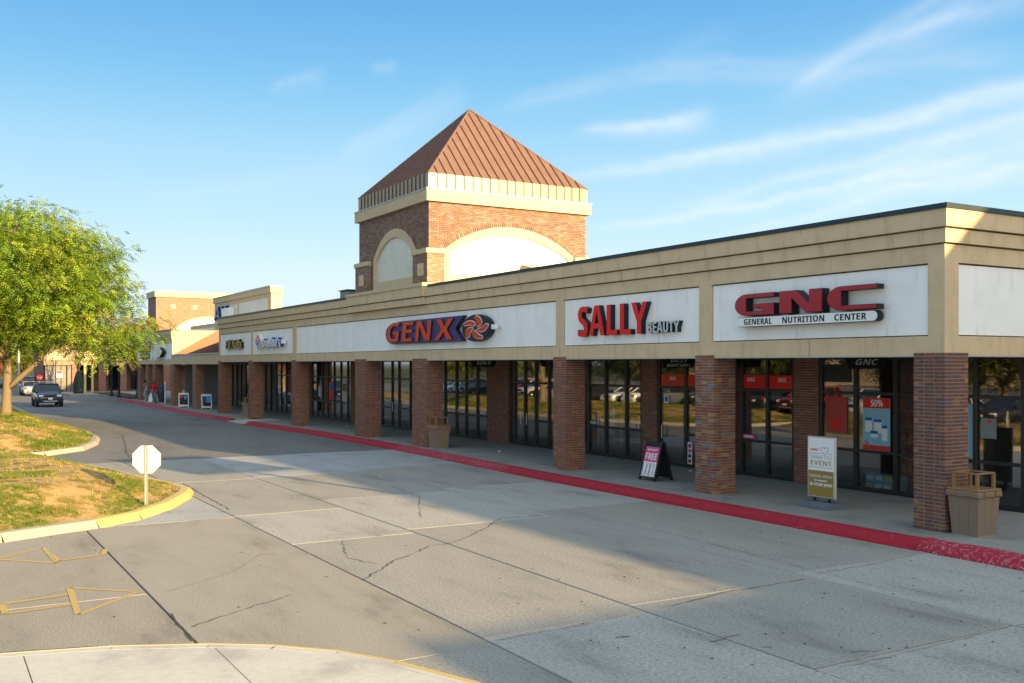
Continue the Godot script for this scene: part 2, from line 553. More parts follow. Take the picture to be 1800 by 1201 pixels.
	mat("interior_floor", [0.2, 0.18, 0.15], 0.6)
	# things
	mat("white", [0.80, 0.80, 0.78], 0.5)
	mat("white_gloss", [0.82, 0.82, 0.80], 0.25)
	mat("black", [0.015, 0.016, 0.018], 0.5)
	mat("navy", [0.012, 0.016, 0.035], 0.4)
	mat("purple", [0.05, 0.04, 0.15], 0.4)
	mat("red", [0.72, 0.012, 0.008], 0.35)
	mat("orange_red", [0.62, 0.05, 0.015], 0.4)
	mat("crimson", [0.36, 0.018, 0.035], 0.2, {"spec": 0.5})
	mat("blue", [0.02, 0.12, 0.42], 0.4)
	mat("sky_blue", [0.09, 0.35, 0.62], 0.5)
	mat("pink", [0.70, 0.08, 0.22], 0.6)
	mat("gold", [0.30, 0.20, 0.04], 0.6)
	mat("gold_text", [0.45, 0.32, 0.10], 0.6)
	mat("pale_gold", [0.62, 0.60, 0.55], 0.6)
	mat("yellow", [0.75, 0.52, 0.02], 0.5)
	mat("grey", [0.25, 0.26, 0.27], 0.6)
	mat("pale_grey", [0.5, 0.52, 0.53], 0.5)
	mat("base_grey", [0.13, 0.155, 0.18], 0.55)
	mat("steel", [0.55, 0.56, 0.56], 0.3, {"metal": 0.8})
	mat("galvanised", [0.42, 0.46, 0.40], 0.5, {"metal": 0.5})
	mat("sign_back", [0.72, 0.70, 0.64], 0.45, {"metal": 0.3})
	mat("dark_green", [0.015, 0.03, 0.028], 0.6)
	mat("cream_post", [0.62, 0.48, 0.2], 0.7)
	mat("pebble", [0.38, 0.27, 0.20], 0.9, {"tex": noise_tex(29, 0.16, [[0.0, grey(0.35)], [0.4, grey(0.75)], [0.7, grey(1.0)], [1.0, grey(1.0)]], 3, 0.8), "tile": 0.55, "bump": rough_bump, "depth": 0.6})
	mat("lid", [0.26, 0.15, 0.06], 0.5)
	mat("tyre", [0.02, 0.02, 0.02], 0.8)
	mat("rim", [0.5, 0.5, 0.5], 0.3, {"metal": 0.8})
	mat("car_glass", [0.015, 0.02, 0.024], 0.03, {"spec": 0.6})
	mat("lamp_clear", [0.75, 0.76, 0.76], 0.15)
	mat("lamp_red", [0.45, 0.01, 0.01], 0.2)
	mat("chrome", [0.7, 0.7, 0.7], 0.15, {"metal": 0.9})
	mat("trim", [0.02, 0.021, 0.022], 0.6)
	mat("person", [1, 1, 1], 0.8, {"vertex": true})
	mat("wood_shelf", [0.3, 0.2, 0.1], 0.7)
	mat("print_blue", [0.25, 0.5, 0.62], 0.5)

const BRICKS := [[0.205, 0.09, 0.066], [0.235, 0.1, 0.064], [0.165, 0.08, 0.066], [0.28, 0.14, 0.075], [0.36, 0.2, 0.085], [0.14, 0.095, 0.095], [0.215, 0.08, 0.056], [0.18, 0.17, 0.185], [0.245, 0.165, 0.13], [0.2, 0.125, 0.095], [0.28, 0.2, 0.16]]

# brickwork too far off to tell its bricks apart: colour only
func brick_print(mix: Array) -> ImageTexture:
	var r := RandomNumberGenerator.new()
	r.seed = 77
	var im := Image.create(256, 256, false, Image.FORMAT_RGB8)
	im.fill(lin(0.30, 0.24, 0.17))
	for row in 35:
		var y := int(row * 256.0 / 35.0)
		for k in 12:
			var x := int((k + (0.5 if row % 2 else 0.0)) * 256.0 / 11.0)
			var c: Array = BRICKS[mix[r.randi() % mix.size()]]
			im.fill_rect(Rect2i(x % 256, y, 22, 6), lin(c[0] * 1.1, c[1] * 1.1, c[2] * 1.1))
	return ImageTexture.create_from_image(im)

# ---------------------------------------------------------------- ground, road, walks
func ground() -> void:
	var g := part(self, "ground", box_mesh(Vector3(-600, -0.6, -500), Vector3(500, -0.08, 600)), M.lawn)
	g.set_meta("kind", "structure")
	var lot := part(self, "parking_lot", box_mesh(Vector3(-140, -0.3, 17.2), Vector3(120, -0.012, 96)), M.lot)
	lot.set_meta("kind", "structure")
	var st := begin()
	for row in [[24.0, 29.2], [41.5, 46.7], [46.7, 51.9]]:
		for i in 34:
			var x := -88.0 + i * 2.75
			box(st, Vector3(x - 0.05, -0.01, row[0]), Vector3(x + 0.05, -0.006, row[1]))
	var lines := part(self, "parking_lines", done(st), M.white)
	lines.set_meta("kind", "structure")

# slabs of the drive: rows across z, each cut at its own x
func road() -> void:
	var r := RandomNumberGenerator.new()
	r.seed = 4
	var root := structure("road")
	part(root, "road_base", box_mesh(Vector3(-140, -0.2, -4), Vector3(70, -0.03, 17.4)), M.joint)
	part(root, "asphalt", box_mesh(Vector3(-140, -0.03, -2), Vector3(-23.0, -0.002, 17.35)), M.asphalt)
	var rows := [
		[0.4, 4.4, [60, 40, 20, 12, 4.15, 0.55, -6.9, -11.5, -17.0, -22.98], ["concrete_b", "concrete_b", "concrete_a", "concrete_a", "concrete_b", "concrete_a", "concrete_b", "concrete_a", "concrete_new"]],
		[4.4, 7.85, [60, 40, 20, 12, 4.12, 0.95, -6.1, -11.0, -16.4, -22.98], ["concrete_b", "concrete_b", "concrete_a", "concrete_b", "concrete_a", "concrete_a", "concrete_b", "concrete_a", "concrete_new"]],
		[7.85, 10.28, [60, 40, 20, 12, 4.2, 1.35, -5.7, -9.5, -16.2, -22.98], ["concrete_b", "concrete_b", "concrete_a", "concrete_b", "concrete_b", "concrete_a", "concrete_b", "concrete_a", "concrete_a"]],
		[10.28, 13.2, [60, 40, 20, 12, 4.2, 1.65, -9.35, -13.0, -22.98], ["concrete_b", "concrete_b", "concrete_a", "concrete_b", "concrete_a", "concrete_c", "concrete_new", "concrete_a"]],
		[13.2, 17.35, [60, 30, 6.0, -3.0, -12.0, -22.98], ["concrete_b", "concrete_a", "concrete_d", "concrete_d", "concrete_a"]],
	]
	for row in rows:
		var cuts: Array = row[2]
		for i in cuts.size() - 1:
			var lo := Vector3(cuts[i + 1] + 0.011, -0.16, row[0] + 0.013)
			var hi := Vector3(cuts[i] - 0.011, r.randf_range(-0.003, 0.002), row[1] - 0.013)
			part(root, "slab", bevel_box(hi - lo, 0.007), M[row[3][i]], (lo + hi) * 0.5)
	# cracks: uneven dark or crumbled pale seams
	crack(root, r, [[-2.3, 10.3], [-3.3, 9.4], [-4.3, 8.2], [-4.4, 7.7], [-5.4, 6.5], [-6.4, 5.6], [-6.3, 4.5]], 0.028, "joint")
	crack(root, r, [[-5.5, 9.4], [-4.0, 9.9], [-3.2, 9.6]], 0.02, "joint")
	crack(root, r, [[-4.7, 10.25], [-5.05, 11.0], [-3.9, 11.8], [-3.3, 12.6], [-2.9, 13.1]], 0.035, "crack_pale")
	crack(root, r, [[-0.9, 13.1], [-1.5, 12.2], [-2.0, 11.4]], 0.02, "joint")
	crack(root, r, [[-4.2, 13.3], [-3.9, 13.9], [-3.6, 14.6], [-3.0, 15.3]], 0.035, "crack_pale")
	crack(root, r, [[-6.3, 9.4], [-6.1, 8.4], [-6.0, 7.4]], 0.04, "crack_pale")
	crack(root, r, [[0.55, 1.5], [0.75, 3.0], [0.8, 4.3]], 0.03, "crack_pale")
	crack(root, r, [[1.0, 4.6], [1.0, 5.9], [1.3, 7.7]], 0.022, "joint")
	crack(root, r, [[-9.4, 10.4], [-9.2, 11.7], [-9.3, 12.8]], 0.05, "crack_pale")
	crack(root, r, [[1.5, 10.2], [1.45, 9.2], [1.3, 8.0]], 0.03, "crack_pale")
	crack(root, r, [[4.15, 4.5], [4.2, 6.0], [4.25, 7.7]], 0.03, "crack_pale")
	crack(root, r, [[-10.6, 3.5], [-7.0, 3.9], [-3.0, 3.75], [0.2, 4.0], [2.6, 4.15]], 0.014, "joint")
	crack(root, r, [[-16.0, 9.9], [-13.5, 10.0], [-10.4, 10.1]], 0.03, "joint")
	crack(root, r, [[-36, 8.2], [-31, 8.9], [-26.5, 9.6], [-23.2, 9.9]], 0.045, "joint")
	crack(root, r, [[-12.6, 5.3], [-10.3, 5.6], [-8.4, 6.5], [-7.2, 7.0]], 0.02, "joint")
	crack(root, r, [[-15.2, 4.6], [-14.2, 4.9], [-13.6, 4.7]], 0.16, "crack_pale")
	crack(root, r, [[-1.7, 13.15], [-1.25, 13.2], [-0.6, 13.22], [-0.1, 13.2]], 0.05, "joint")
	# rubber scuffs near the heaved kerb and along the lane
	for way in [[[2.8, 8.1], [2.75, 7.7], [2.8, 7.4]], [[2.1, 8.9], [2.2, 8.6]], [[3.25, 7.75], [3.35, 7.5]], [[3.9, 7.0], [4.0, 6.8], [4.0, 6.6]], [[3.1, 2.6], [3.15, 2.4]], [[-14.6, 3.2], [-14.2, 3.0], [-13.7, 3.05]]]:
		crack(root, r, way, 0.045, "scuff")
	# outline arrows painted on the drive
	arrow("faded yellow outline arrow painted on the drive, nearer the grass island", [[-6.0, 14.05], [-7.6, 14.1], [-6.85, 14.9]], [[-6.85, 13.2], [-6.35, 13.3], [-6.15, 14.0], [-6.75, 14.05]])
	arrow("faded yellow outline arrow painted on the drive, nearer the pale pavement", [[-3.95, 14.1], [-3.2, 13.3], [-2.25, 14.2]], [[-3.5, 14.15], [-3.35, 15.0], [-2.75, 15.0], [-2.85, 14.2]])

func ribbon(st: SurfaceTool, pts: Array, widths: Array, y: float) -> void:
	for i in pts.size() - 1:
		var a: Vector2 = pts[i]
		var b: Vector2 = pts[i + 1]
		var n := (b - a).normalized().orthogonal()
		var wa: float = widths[i]
		var wb: float = widths[i + 1]
		var p := a + n * wa * 0.5
		var q := b + n * wb * 0.5
		var s := b - n * wb * 0.5
		var t := a - n * wa * 0.5
		quad(st, Vector3(p.x, y, p.y), Vector3(q.x, y, q.y), Vector3(s.x, y, s.y), Vector3(t.x, y, t.y))

func crack(root: Node, r: RandomNumberGenerator, way: Array, w: float, key: String) -> void:
	var pts := []
	var ws := []
	for i in way.size() - 1:
		var a := Vector2(way[i][0], way[i][1])
		var b := Vector2(way[i + 1][0], way[i + 1][1])
		var n := maxi(2, int(a.distance_to(b) / 0.13))
		for k in n:
			pts.append(a.lerp(b, float(k) / n) + Vector2(r.randf_range(-1, 1), r.randf_range(-1, 1)) * 0.03)
			ws.append(w * r.randf_range(0.15, 1.0))
	var st := begin()
	ribbon(st, pts, ws, 0.006)
	part(root, "crack", done(st), M[key])

func arrow(label: String, head: Array, shaft: Array) -> void:
	var o := thing("painted_arrow", label, "road marking", Vector3.ZERO, 0.0, "yellow arrows on the drive")
	var st := begin()
	var loop := []
	for p in head + [head[0]]:
		loop.append(Vector2(p[0], p[1]))
	ribbon(st, loop, [0.08, 0.07, 0.08, 0.09], 0.0065)
	part(o, "arrow_head", done(st), M.yellow_line)
	st = begin()
	loop = []
	for p in shaft:
		loop.append(Vector2(p[0], p[1]))
	ribbon(st, loop, [0.08, 0.1, 0.08, 0.07], 0.0105)
	part(o, "arrow_shaft", done(st), M.yellow_line)

const ISLAND_A := [[-8.25, 19.0], [-8.3, 16.4], [-8.6, 14.7], [-9.0, 13.9], [-9.4, 13.0], [-10.1, 12.1], [-11.4, 11.2], [-13.0, 10.45], [-13.9, 10.2], [-14.8, 10.3], [-17.4, 10.75], [-19.4, 11.1], [-21.8, 11.7], [-23.6, 12.5], [-24.6, 13.6], [-25.0, 15.4], [-25.0, 19.0]]
const ISLAND_B := [[-26.2, 19.0], [-26.2, 13.6], [-26.6, 12.3], [-28.4, 10.8], [-31.0, 10.0], [-34.0, 9.5], [-37.0, 9.4], [-42.0, 9.6], [-50.5, 10.2], [-65.0, 10.2], [-76.0, 10.2], [-78.5, 11.5], [-79.0, 14.0], [-79.0, 19.0]]

func poly_of(a: Array) -> PackedVector2Array:
	var p := PackedVector2Array()
	for q in a:
		p.append(Vector2(q[0], q[1]))
	return p

func edge_distance(p: Vector2, poly: PackedVector2Array) -> float:
	var d := 1e9
	for i in poly.size():
		d = minf(d, p.distance_to(Geometry2D.get_closest_point_to_segment(p, poly[i], poly[(i + 1) % poly.size()])))
	return d

var swell := FastNoiseLite.new()

func mound(p: Vector2, poly: PackedVector2Array) -> float:
	var d := edge_distance(p, poly)
	return 0.125 + 0.56 * smoothstep(0.0, 2.6, d) + 0.045 * swell.get_noise_2d(p.x * 60.0, p.y * 60.0) * smoothstep(0.1, 0.8, d)

func islands() -> void:
	swell.seed = 9
	swell.frequency = 0.01
	for job in [["A", ISLAND_A, 0.16, 6, 9], ["B", ISLAND_B, 0.4, 99, 99]]:
		var poly := poly_of(job[1])
		var st := begin(true)
		var step: float = job[2]
		var lo := Vector2(1e9, 1e9)
		var hi := -lo
		for p in poly:
			lo = lo.min(p)
			hi = hi.max(p)
		var nx := int((hi.x - lo.x) / step)
		var nz := int((hi.y - lo.y) / step)
		var hs := {}
		for i in nx + 1:
			for k in nz + 1:
				var p := lo + Vector2(i, k) * step
				if Geometry2D.is_point_in_polygon(p, poly):
					hs[Vector2i(i, k)] = Vector3(p.x, mound(p, poly), p.y)
		for c in hs:
			var e: Vector2i = c + Vector2i(1, 0)
			var f: Vector2i = c + Vector2i(1, 1)
			var g: Vector2i = c + Vector2i(0, 1)
			if hs.has(e) and hs.has(f) and hs.has(g):
				quad(st, hs[c], hs[e], hs[f], hs[g])
		var o := part(self, "grass_island" if job[0] == "A" else "grass_verge", done(st), M.soil)
		o.set_meta("kind", "structure")
		part(o, "island_fill", flat_fill(poly, 0.11), M.soil)
		# kerb stones round it
		var n := poly.size()
		for i in n - 1:
			var a := poly[i]
			var b := poly[i + 1]
			var pieces := maxi(1, int(a.distance_to(b) / 2.4))
			for s in pieces:
				var p := a.lerp(b, float(s) / pieces)
				var q := a.lerp(b, float(s + 1) / pieces)
				var painted: bool = job[0] == "A" and i >= 4 and i <= 9
				part(o, "kerb_stone", kerb_piece(p, q, poly), M.yellow_kerb if painted else M.kerb_plain)

func flat_fill(poly: PackedVector2Array, y: float) -> ArrayMesh:
	var st := begin()
	slab_xz(st, poly, -0.1, y)
	return done(st)

# a rounded kerb from p to q, on the inner side of the outline
func kerb_piece(p: Vector2, q: Vector2, poly: PackedVector2Array) -> ArrayMesh:
	var d := (q - p).normalized()
	var n := d.orthogonal()
	if not Geometry2D.is_point_in_polygon((p + q) * 0.5 + n * 0.05, poly):
		n = -n
	var prof := [[-0.10, -0.05], [-0.10, 0.02], [-0.02, 0.12], [0.03, 0.152], [0.2, 0.156], [0.235, 0.13], [0.235, -0.05]]
	var st := begin()
	var a := p + d * 0.003
	var b := q - d * 0.003
	for i in prof.size():
		var u: Array = prof[i]
		var v: Array = prof[(i + 1) % prof.size()]
		var a0: Vector2 = a + n * u[0]
		var a1: Vector2 = a + n * v[0]
		var b0: Vector2 = b + n * u[0]
		var b1: Vector2 = b + n * v[0]
		var w := [Vector3(a0.x, u[1], a0.y), Vector3(b0.x, u[1], b0.y), Vector3(b1.x, v[1], b1.y), Vector3(a1.x, v[1], a1.y)]
		var c := Vector3((a.x + b.x) * 0.5 + n.x * 0.1, 0.05, (a.y + b.y) * 0.5 + n.y * 0.1)
		if (w[1] - w[0]).cross(w[2] - w[0]).dot((w[0] + w[2]) * 0.5 - c) > 0.0:
			quad(st, w[3], w[2], w[1], w[0])
		else:
			quad(st, w[0], w[1], w[2], w[3])
	return done(st)

# front edge of the shops' pavement
const KERB := [[40.0, 0.75], [6.0, 0.75], [-6.0, 0.74], [-12.0, 0.7], [-16.0, 0.55], [-20.0, 0.36], [-26.0, 0.24], [-32.0, 0.24], [-37.0, 0.5], [-41.0, 0.75], [-46.0, 0.8], [-52.0, 0.9], [-60.0, 0.8], [-72.0, 0.6], [-80.5, 0.6]]

func kerb_z(x: float) -> float:
	for i in KERB.size() - 1:
		if x >= KERB[i + 1][0]:
			return lerpf(KERB[i + 1][1], KERB[i][1], (x - KERB[i + 1][0]) / (KERB[i][0] - KERB[i + 1][0]))
	return 0.6

func walks() -> void:
	var root := structure("sidewalk")
	var cuts := [40.0, 30.0, 20.0, 12.0, 6.0, 3.1, 0.9, -3.2, -6.4, -9.6, -12.65, -15.8, -18.9, -22.0, -25.2, -28.0, -31.0, -34.0, -36.7, -40.0, -41.6, -44.8, -47.5, -51.2, -55.0, -58.3, -62.0, -65.0, -70.0, -75.0, -80.5]
	for i in cuts.size() - 1:
		if cuts[i] > 12.0:
			continue
		var a: float = cuts[i] - 0.006
		var b: float = cuts[i + 1] + 0.006
		if cuts[i] == -41.6:
			continue
		var poly := PackedVector2Array([Vector2(a, -3.5), Vector2(a, kerb_z(a) - 0.025), Vector2(b, kerb_z(b) - 0.025), Vector2(b, -3.5)])
		var st := begin()
		slab_xz(st, poly, -0.05, 0.15)
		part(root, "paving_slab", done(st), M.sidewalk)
	# the wheelchair ramp in the kerb
	var st2 := begin()
	slab_xz(st2, PackedVector2Array([Vector2(-41.61, -3.5), Vector2(-41.61, -0.9), Vector2(-44.79, -0.9), Vector2(-44.79, -3.5)]), -0.05, 0.15)
	part(root, "paving_slab", done(st2), M.sidewalk)
	st2 = begin()
	var x0 := -44.79
	var x1 := -41.61
	quad(st2, Vector3(x0, 0.15, -0.9), Vector3(x1, 0.15, -0.9), Vector3(x1, 0.01, 1.25), Vector3(x0, 0.01, 1.25))
	tri(st2, Vector3(x1, 0.15, -0.9), Vector3(x1, -0.05, -0.9), Vector3(x1, 0.01, 1.25))
	tri(st2, Vector3(x0, 0.15, -0.9), Vector3(x0, 0.01, 1.25), Vector3(x0, -0.05, -0.9))
	part(root, "ramp", done(st2), M.sidewalk_near)
	# beyond the last column: the pavement of the far court
	part(root, "paving_slab", box_mesh(Vector3(-112, -0.05, -14), Vector3(-80.52, 0.15, 0.6)), M.sidewalk)
	part(root, "paving_slab", box_mesh(Vector3(-112, -0.05, 0.612), Vector3(-96, 0.15, 3.4)), M.sidewalk)

	# pale pavement by the camera, with its kerb edge painted yellow
	var near := structure("pavement")
	var edge := [[-0.7, 24.0], [-0.5, 17.0], [-0.27, 15.2], [0.03, 14.13], [0.48, 13.2], [0.9, 12.6], [1.45, 12.08], [2.12, 11.7], [3.12, 11.32], [4.4, 11.05], [8.0, 10.85], [30.0, 10.85], [30.0, 24.0]]
	var whole := poly_of(edge)
	var z := 24.0
	for zc in [24.0, 22.2, 20.4, 18.6, 16.8, 15.0, 13.2, 11.4, 9.6]:
		if zc == 24.0:
			continue
		for xs in [[-3.0, 8.6], [8.6, 19.0], [19.0, 31.0]]:
			var band := PackedVector2Array([Vector2(xs[0], zc + 0.006), Vector2(xs[1] - 0.012, zc + 0.006), Vector2(xs[1] - 0.012, z - 0.006), Vector2(xs[0], z - 0.006)])
			for piece in Geometry2D.intersect_polygons(whole, band):
				for inner in Geometry2D.intersect_polygons(piece, Geometry2D.offset_polygon(whole, -0.15)[0]):
					var st := begin()
					slab_xz(st, inner, -0.05, 0.15)
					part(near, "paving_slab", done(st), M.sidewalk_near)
		z = zc
	part(near, "pavement_bed", flat_fill(Geometry2D.offset_polygon(whole, -0.16)[0], 0.12), M.joint)
	for i in range(1, 11):
		var a := Vector2(edge[i][0], edge[i][1])
		var b := Vector2(edge[i + 1][0], edge[i + 1][1])
		var pieces := maxi(1, int(a.distance_to(b) / 2.0))
		for s in pieces:
			var p := a.lerp(b, float(s) / pieces)
			var q := a.lerp(b, float(s + 1) / pieces)
			part(near, "kerb_stone", kerb_edge(p, q, whole, 0.0, 0.14), M.sidewalk_near)
			if i >= 2 and i <= 9:
				part(near, "kerb_paint", kerb_edge(p, q, whole, -0.006, 0.012 if i < 5 else (0.03 if i < 7 else 0.06), 0.153), M.yellow_kerb)

func kerb_edge(p: Vector2, q: Vector2, whole: PackedVector2Array, u0: float, u1: float, top := 0.149) -> ArrayMesh:
	var n := (q - p).normalized().orthogonal()
	if not Geometry2D.is_point_in_polygon((p + q) * 0.5 + n * 0.05, whole):
		n = -n
	var st := begin()
	slab_xz(st, PackedVector2Array([p + n * u0, q + n * u0, q + n * u1, p + n * u1]), -0.05, top)
	return done(st)

func kerbs() -> void:
	var root := structure("red_kerb")
	var r := RandomNumberGenerator.new()
	r.seed = 21
	var x := 12.0
	var first := true
	while x > -80.0:
		var len := 2.9
		if x > 0.3 and x - len < 0.3:
			len = x - 0.3
		if x > -41.5 and x - len < -41.5:
			len = x + 41.5
		if x < -44.8 + 0.01 or x > -41.5 + 0.01:
			var a := x - 0.006
			var b := x - len + 0.006
			# the two stones by the corner have heaved: higher, rounder, the paint worn through
			var heaved := x < 3.3 and x > 0.31
			part(root, "kerb_stone", red_stone(a, b, heaved, r), M.red_kerb_worn if heaved or (x < -13.0 and x > -21.0) or x < -45.0 else M.red_kerb)
		elif x > -44.0:
			len = 3.3
		x -= len
		first = false

func red_stone(xa: float, xb: float, heaved: bool, r: RandomNumberGenerator) -> ArrayMesh:
	var prof := [[0.0, -0.06], [0.0, 0.148], [0.13, 0.15], [0.19, 0.135], [0.33, 0.035], [0.5, 0.012], [0.5, -0.06]]
	if heaved:
		prof = [[-0.03, -0.06], [-0.03, 0.165], [0.1, 0.19], [0.24, 0.185], [0.4, 0.12], [0.5, 0.02], [0.5, -0.06]]
	var st := begin(true)
	var n := 8 if heaved else 4
	var rings := []
	for i in n + 1:
		var x := lerpf(xa, xb, float(i) / n)
		var ring := []
		var tip := 0.9 if heaved and (i == 0 or i == n) else 1.0
		for p in prof:
			var j := r.randf_range(-0.006, 0.006) * (2.0 if heaved else 0.6)
			ring.append(Vector3(x, p[1] * tip + (j if p[1] > 0.0 else 0.0), kerb_z(x) + p[0] * (tip if heaved else 1.0) + (j if p[0] > 0.1 else 0.0)))
		rings.append(ring)
	for i in n:
		for k in prof.size() - 1:
			st.set_smooth_group(k)
			quad(st, rings[i][k], rings[i][k + 1], rings[i + 1][k + 1], rings[i + 1][k])
	for e in [0, n]:
		st.set_smooth_group(60 + e)
		for k in range(1, prof.size() - 1):
			if e == 0:
				tri(st, rings[e][0], rings[e][k + 1], rings[e][k])
			else:
				tri(st, rings[e][0], rings[e][k], rings[e][k + 1])
	return done(st)

# ---------------------------------------------------------------- the shop building
var shop: Node3D

func shop_box(called: String, x0: float, x1: float, y0: float, y1: float, z0: float, z1: float, m: Material) -> MeshInstance3D:
	return part(shop, called, box_mesh(Vector3(minf(x0, x1), y0, minf(z0, z1)), Vector3(maxf(x0, x1), y1, maxf(z0, z1))), m)

const LEFT := -51.4

func strip_mall() -> void:
	shop = thing("shop_building", "long tan stucco shop building with brick arcade columns and white sign panels", "building")
	# front fascia: beam, header and piers round the recessed sign panels
	shop_box("fascia_beam", LEFT, 0, 3.36, 3.72, -0.4, 0, M.stucco)
	shop_box("fascia_header", LEFT, 0, 5.06, 5.38, -0.4, 0, M.stucco)
	var panels := [[-0.35, -6.2], [-6.62, -12.47], [-12.86, -36.43], [-36.96, -44.07], [-44.29, -51.17]]
	var edge := 0.0
	for p in panels:
		shop_box("fascia_pier", p[0], edge, 3.72, 5.06, -0.4, 0, M.stucco)
		edge = p[1]
		shop_box("panel_reveal", p[1], p[0], 3.72, 5.06, -0.16, -0.12, M.reveal)
		# the widest panel is made of three sheets
		var cuts := [p[0], p[1]] if p[0] != -12.86 else [-12.86, -20.36, -28.7, -36.43]
		for i in cuts.size() - 1:
			var a: float = cuts[i] - (0.022 if i == 0 else 0.004)
			var b: float = cuts[i + 1] + (0.022 if i == cuts.size() - 2 else 0.004)
			shop_box("sign_panel", b, a, 3.742, 5.03, -0.11, -0.045, M.panel)
	shop_box("fascia_pier", LEFT, edge, 3.72, 5.06, -0.4, 0, M.stucco)
	shop_box("cornice_groove", LEFT, -0.03, 5.38, 5.41, -0.4, -0.03, M.reveal)
	shop_box("lower_cornice", LEFT, 0.06, 5.41, 5.66, -0.4, 0.06, M.stucco)
	shop_box("cornice_groove", LEFT, 0.02, 5.66, 5.69, -0.4, 0.02, M.reveal)
	shop_box("upper_cornice", LEFT, 0.12, 5.69, 6.01, -0.4, 0.12, M.stucco)
	var caps := [0.15, -3.4, -7.1, -10.8, -14.5, -18.2, -21.2]
	for i in caps.size() - 1:
		shop_box("coping", caps[i + 1] + 0.003, caps[i], 6.012, 6.105, -0.42, 0.15, M.cap)
	caps = [-29.3, -33.0, -36.7, -40.4, -44.1, -47.8, LEFT]
	for i in caps.size() - 1:
		shop_box("coping", caps[i + 1] + 0.003, caps[i], 6.012, 6.105, -0.42, 0.15, M.cap)
	# deeper cornice below the tower
	shop_box("tower_cornice", -29.0, -21.5, 5.407, 5.655, -0.3, 0.17, M.stucco)
	shop_box("cornice_groove", -28.97, -21.53, 5.655, 5.69, -0.3, 0.13, M.reveal)
	for s in [[-29.05, -26.6], [-26.594, -23.6], [-23.594, -21.43]]:
		shop_box("tower_cornice", s[0], s[1], 5.693, 6.06, -0.3, 0.22, M.stucco)
	shop_box("tower_coping", -29.1, -21.38, 6.063, 6.19, -0.3, 0.26, M.stucco_pale)
	# the end wall above the arcade, towards the camera's right
	shop_box("fascia_beam", -0.4, 0, 3.362, 3.72, -16, -0.4, M.stucco)
	shop_box("fascia_header", -0.4, 0, 5.06, 5.382, -16, -0.4, M.stucco)
	shop_box("fascia_pier", -0.4, -0.003, 3.72, 5.06, -16, -6.3, M.stucco)
	shop_box("panel_reveal", -0.16, -0.12, 3.72, 5.06, -6.3, -0.4, M.reveal)
	shop_box("sign_panel", -0.11, -0.045, 3.742, 5.03, -6.28, -0.42, M.panel)
	shop_box("cornice_groove", -0.4, -0.03, 5.382, 5.41, -16, -0.4, M.reveal)
	shop_box("lower_cornice", -0.4, 0.06, 5.41, 5.66, -16, -0.4, M.stucco)
	shop_box("cornice_groove", -0.4, 0.02, 5.66, 5.69, -16, -0.4, M.reveal)
	shop_box("upper_cornice", -0.4, 0.12, 5.69, 6.01, -16, -0.4, M.stucco)
	shop_box("coping", -0.42, 0.15, 6.012, 6.105, -2.2, -0.423, M.cap)
	shop_box("coping", -0.42, 0.15, 6.012, 6.105, -16, -2.203, M.cap)
	# back and far end, roof, ceiling, walls behind the arcade
	shop_box("rear_wall", LEFT, 0, 0.1, 6.0, -16.3, -16.002, M.stucco)
	shop_box("end_wall", LEFT, LEFT + 0.3, 3.42, 6.0, -16, -0.403, M.stucco)
	shop_box("roof", LEFT + 0.3, -0.4, 5.0, 5.2, -16, -0.4, M.grey)
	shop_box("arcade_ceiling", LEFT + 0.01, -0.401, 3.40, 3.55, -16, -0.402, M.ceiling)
	shop_box("drip_edge", LEFT, 0.0, 3.336, 3.359, -0.07, 0.006, M.drip)
	shop_box("drip_edge", -0.07, 0.006, 3.337, 3.36, -16, -0.072, M.drip)
	shop_box("side_wall", -0.72, -0.5, 0.1, 3.4, -16, -3.75, M.brick_far)
	shop_box("side_wall", LEFT + 0.02, LEFT + 0.3, 0.1, 3.4, -16, -3.75, M.brick_far)
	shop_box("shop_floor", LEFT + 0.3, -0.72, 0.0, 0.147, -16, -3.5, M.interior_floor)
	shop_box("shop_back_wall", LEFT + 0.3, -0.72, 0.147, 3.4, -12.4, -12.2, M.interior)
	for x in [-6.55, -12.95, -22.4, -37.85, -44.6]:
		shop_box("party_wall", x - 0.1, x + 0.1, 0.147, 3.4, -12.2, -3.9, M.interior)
	# control joints in the stucco, and a patched seam by the first pier
	for x in [-3.2, -12.66, -20.36, -28.7, -36.7]:
		shop_box("control_joint", x - 0.006, x + 0.006, 3.362, 3.715, -0.05, 0.002, M.reveal)
	for x in [-9.6, -17.4, -33.2, -40.5]:
		shop_box("control_joint", x - 0.005, x + 0.005, 5.412, 5.658, -0.05, 0.062, M.reveal)
	# columns: left x, right x, mix of brick colours
	var near := [0, 0, 2, 0, 6, 2, 1, 0, 5, 3, 6, 2]
	var mixed := [3, 4, 1, 0, 7, 2, 3, 6, 1, 0, 3, 1, 0, 6]
	var plain := [0, 1, 6, 1, 0, 2, 6, 1, 0, 0, 3]
	column(shop, -0.645, 0.014, near, true, 1)
	column(shop, -6.74, -6.09, mixed, false, 2)
	column(shop, -12.97, -12.32, plain, false, 3)
	column(shop, -22.76, -21.48, plain, false, 4)
	column(shop, -28.55, -27.3, plain, false, 5)
	column(shop, -37.07, -36.42, plain, false, 6)
	column(shop, -44.72, -44.07, plain, false, 7)
	column(shop, -51.5, -50.85, plain, false, 8)
	# brick piers in the shop-front wall
	for p in [[-6.98, -6.16], [-13.33, -12.58], [-23.27, -21.6], [-38.07, -37.63], [-45.0, -44.3]]:
		pier(shop, p[0], p[1], -3.75, -3.52, plain)

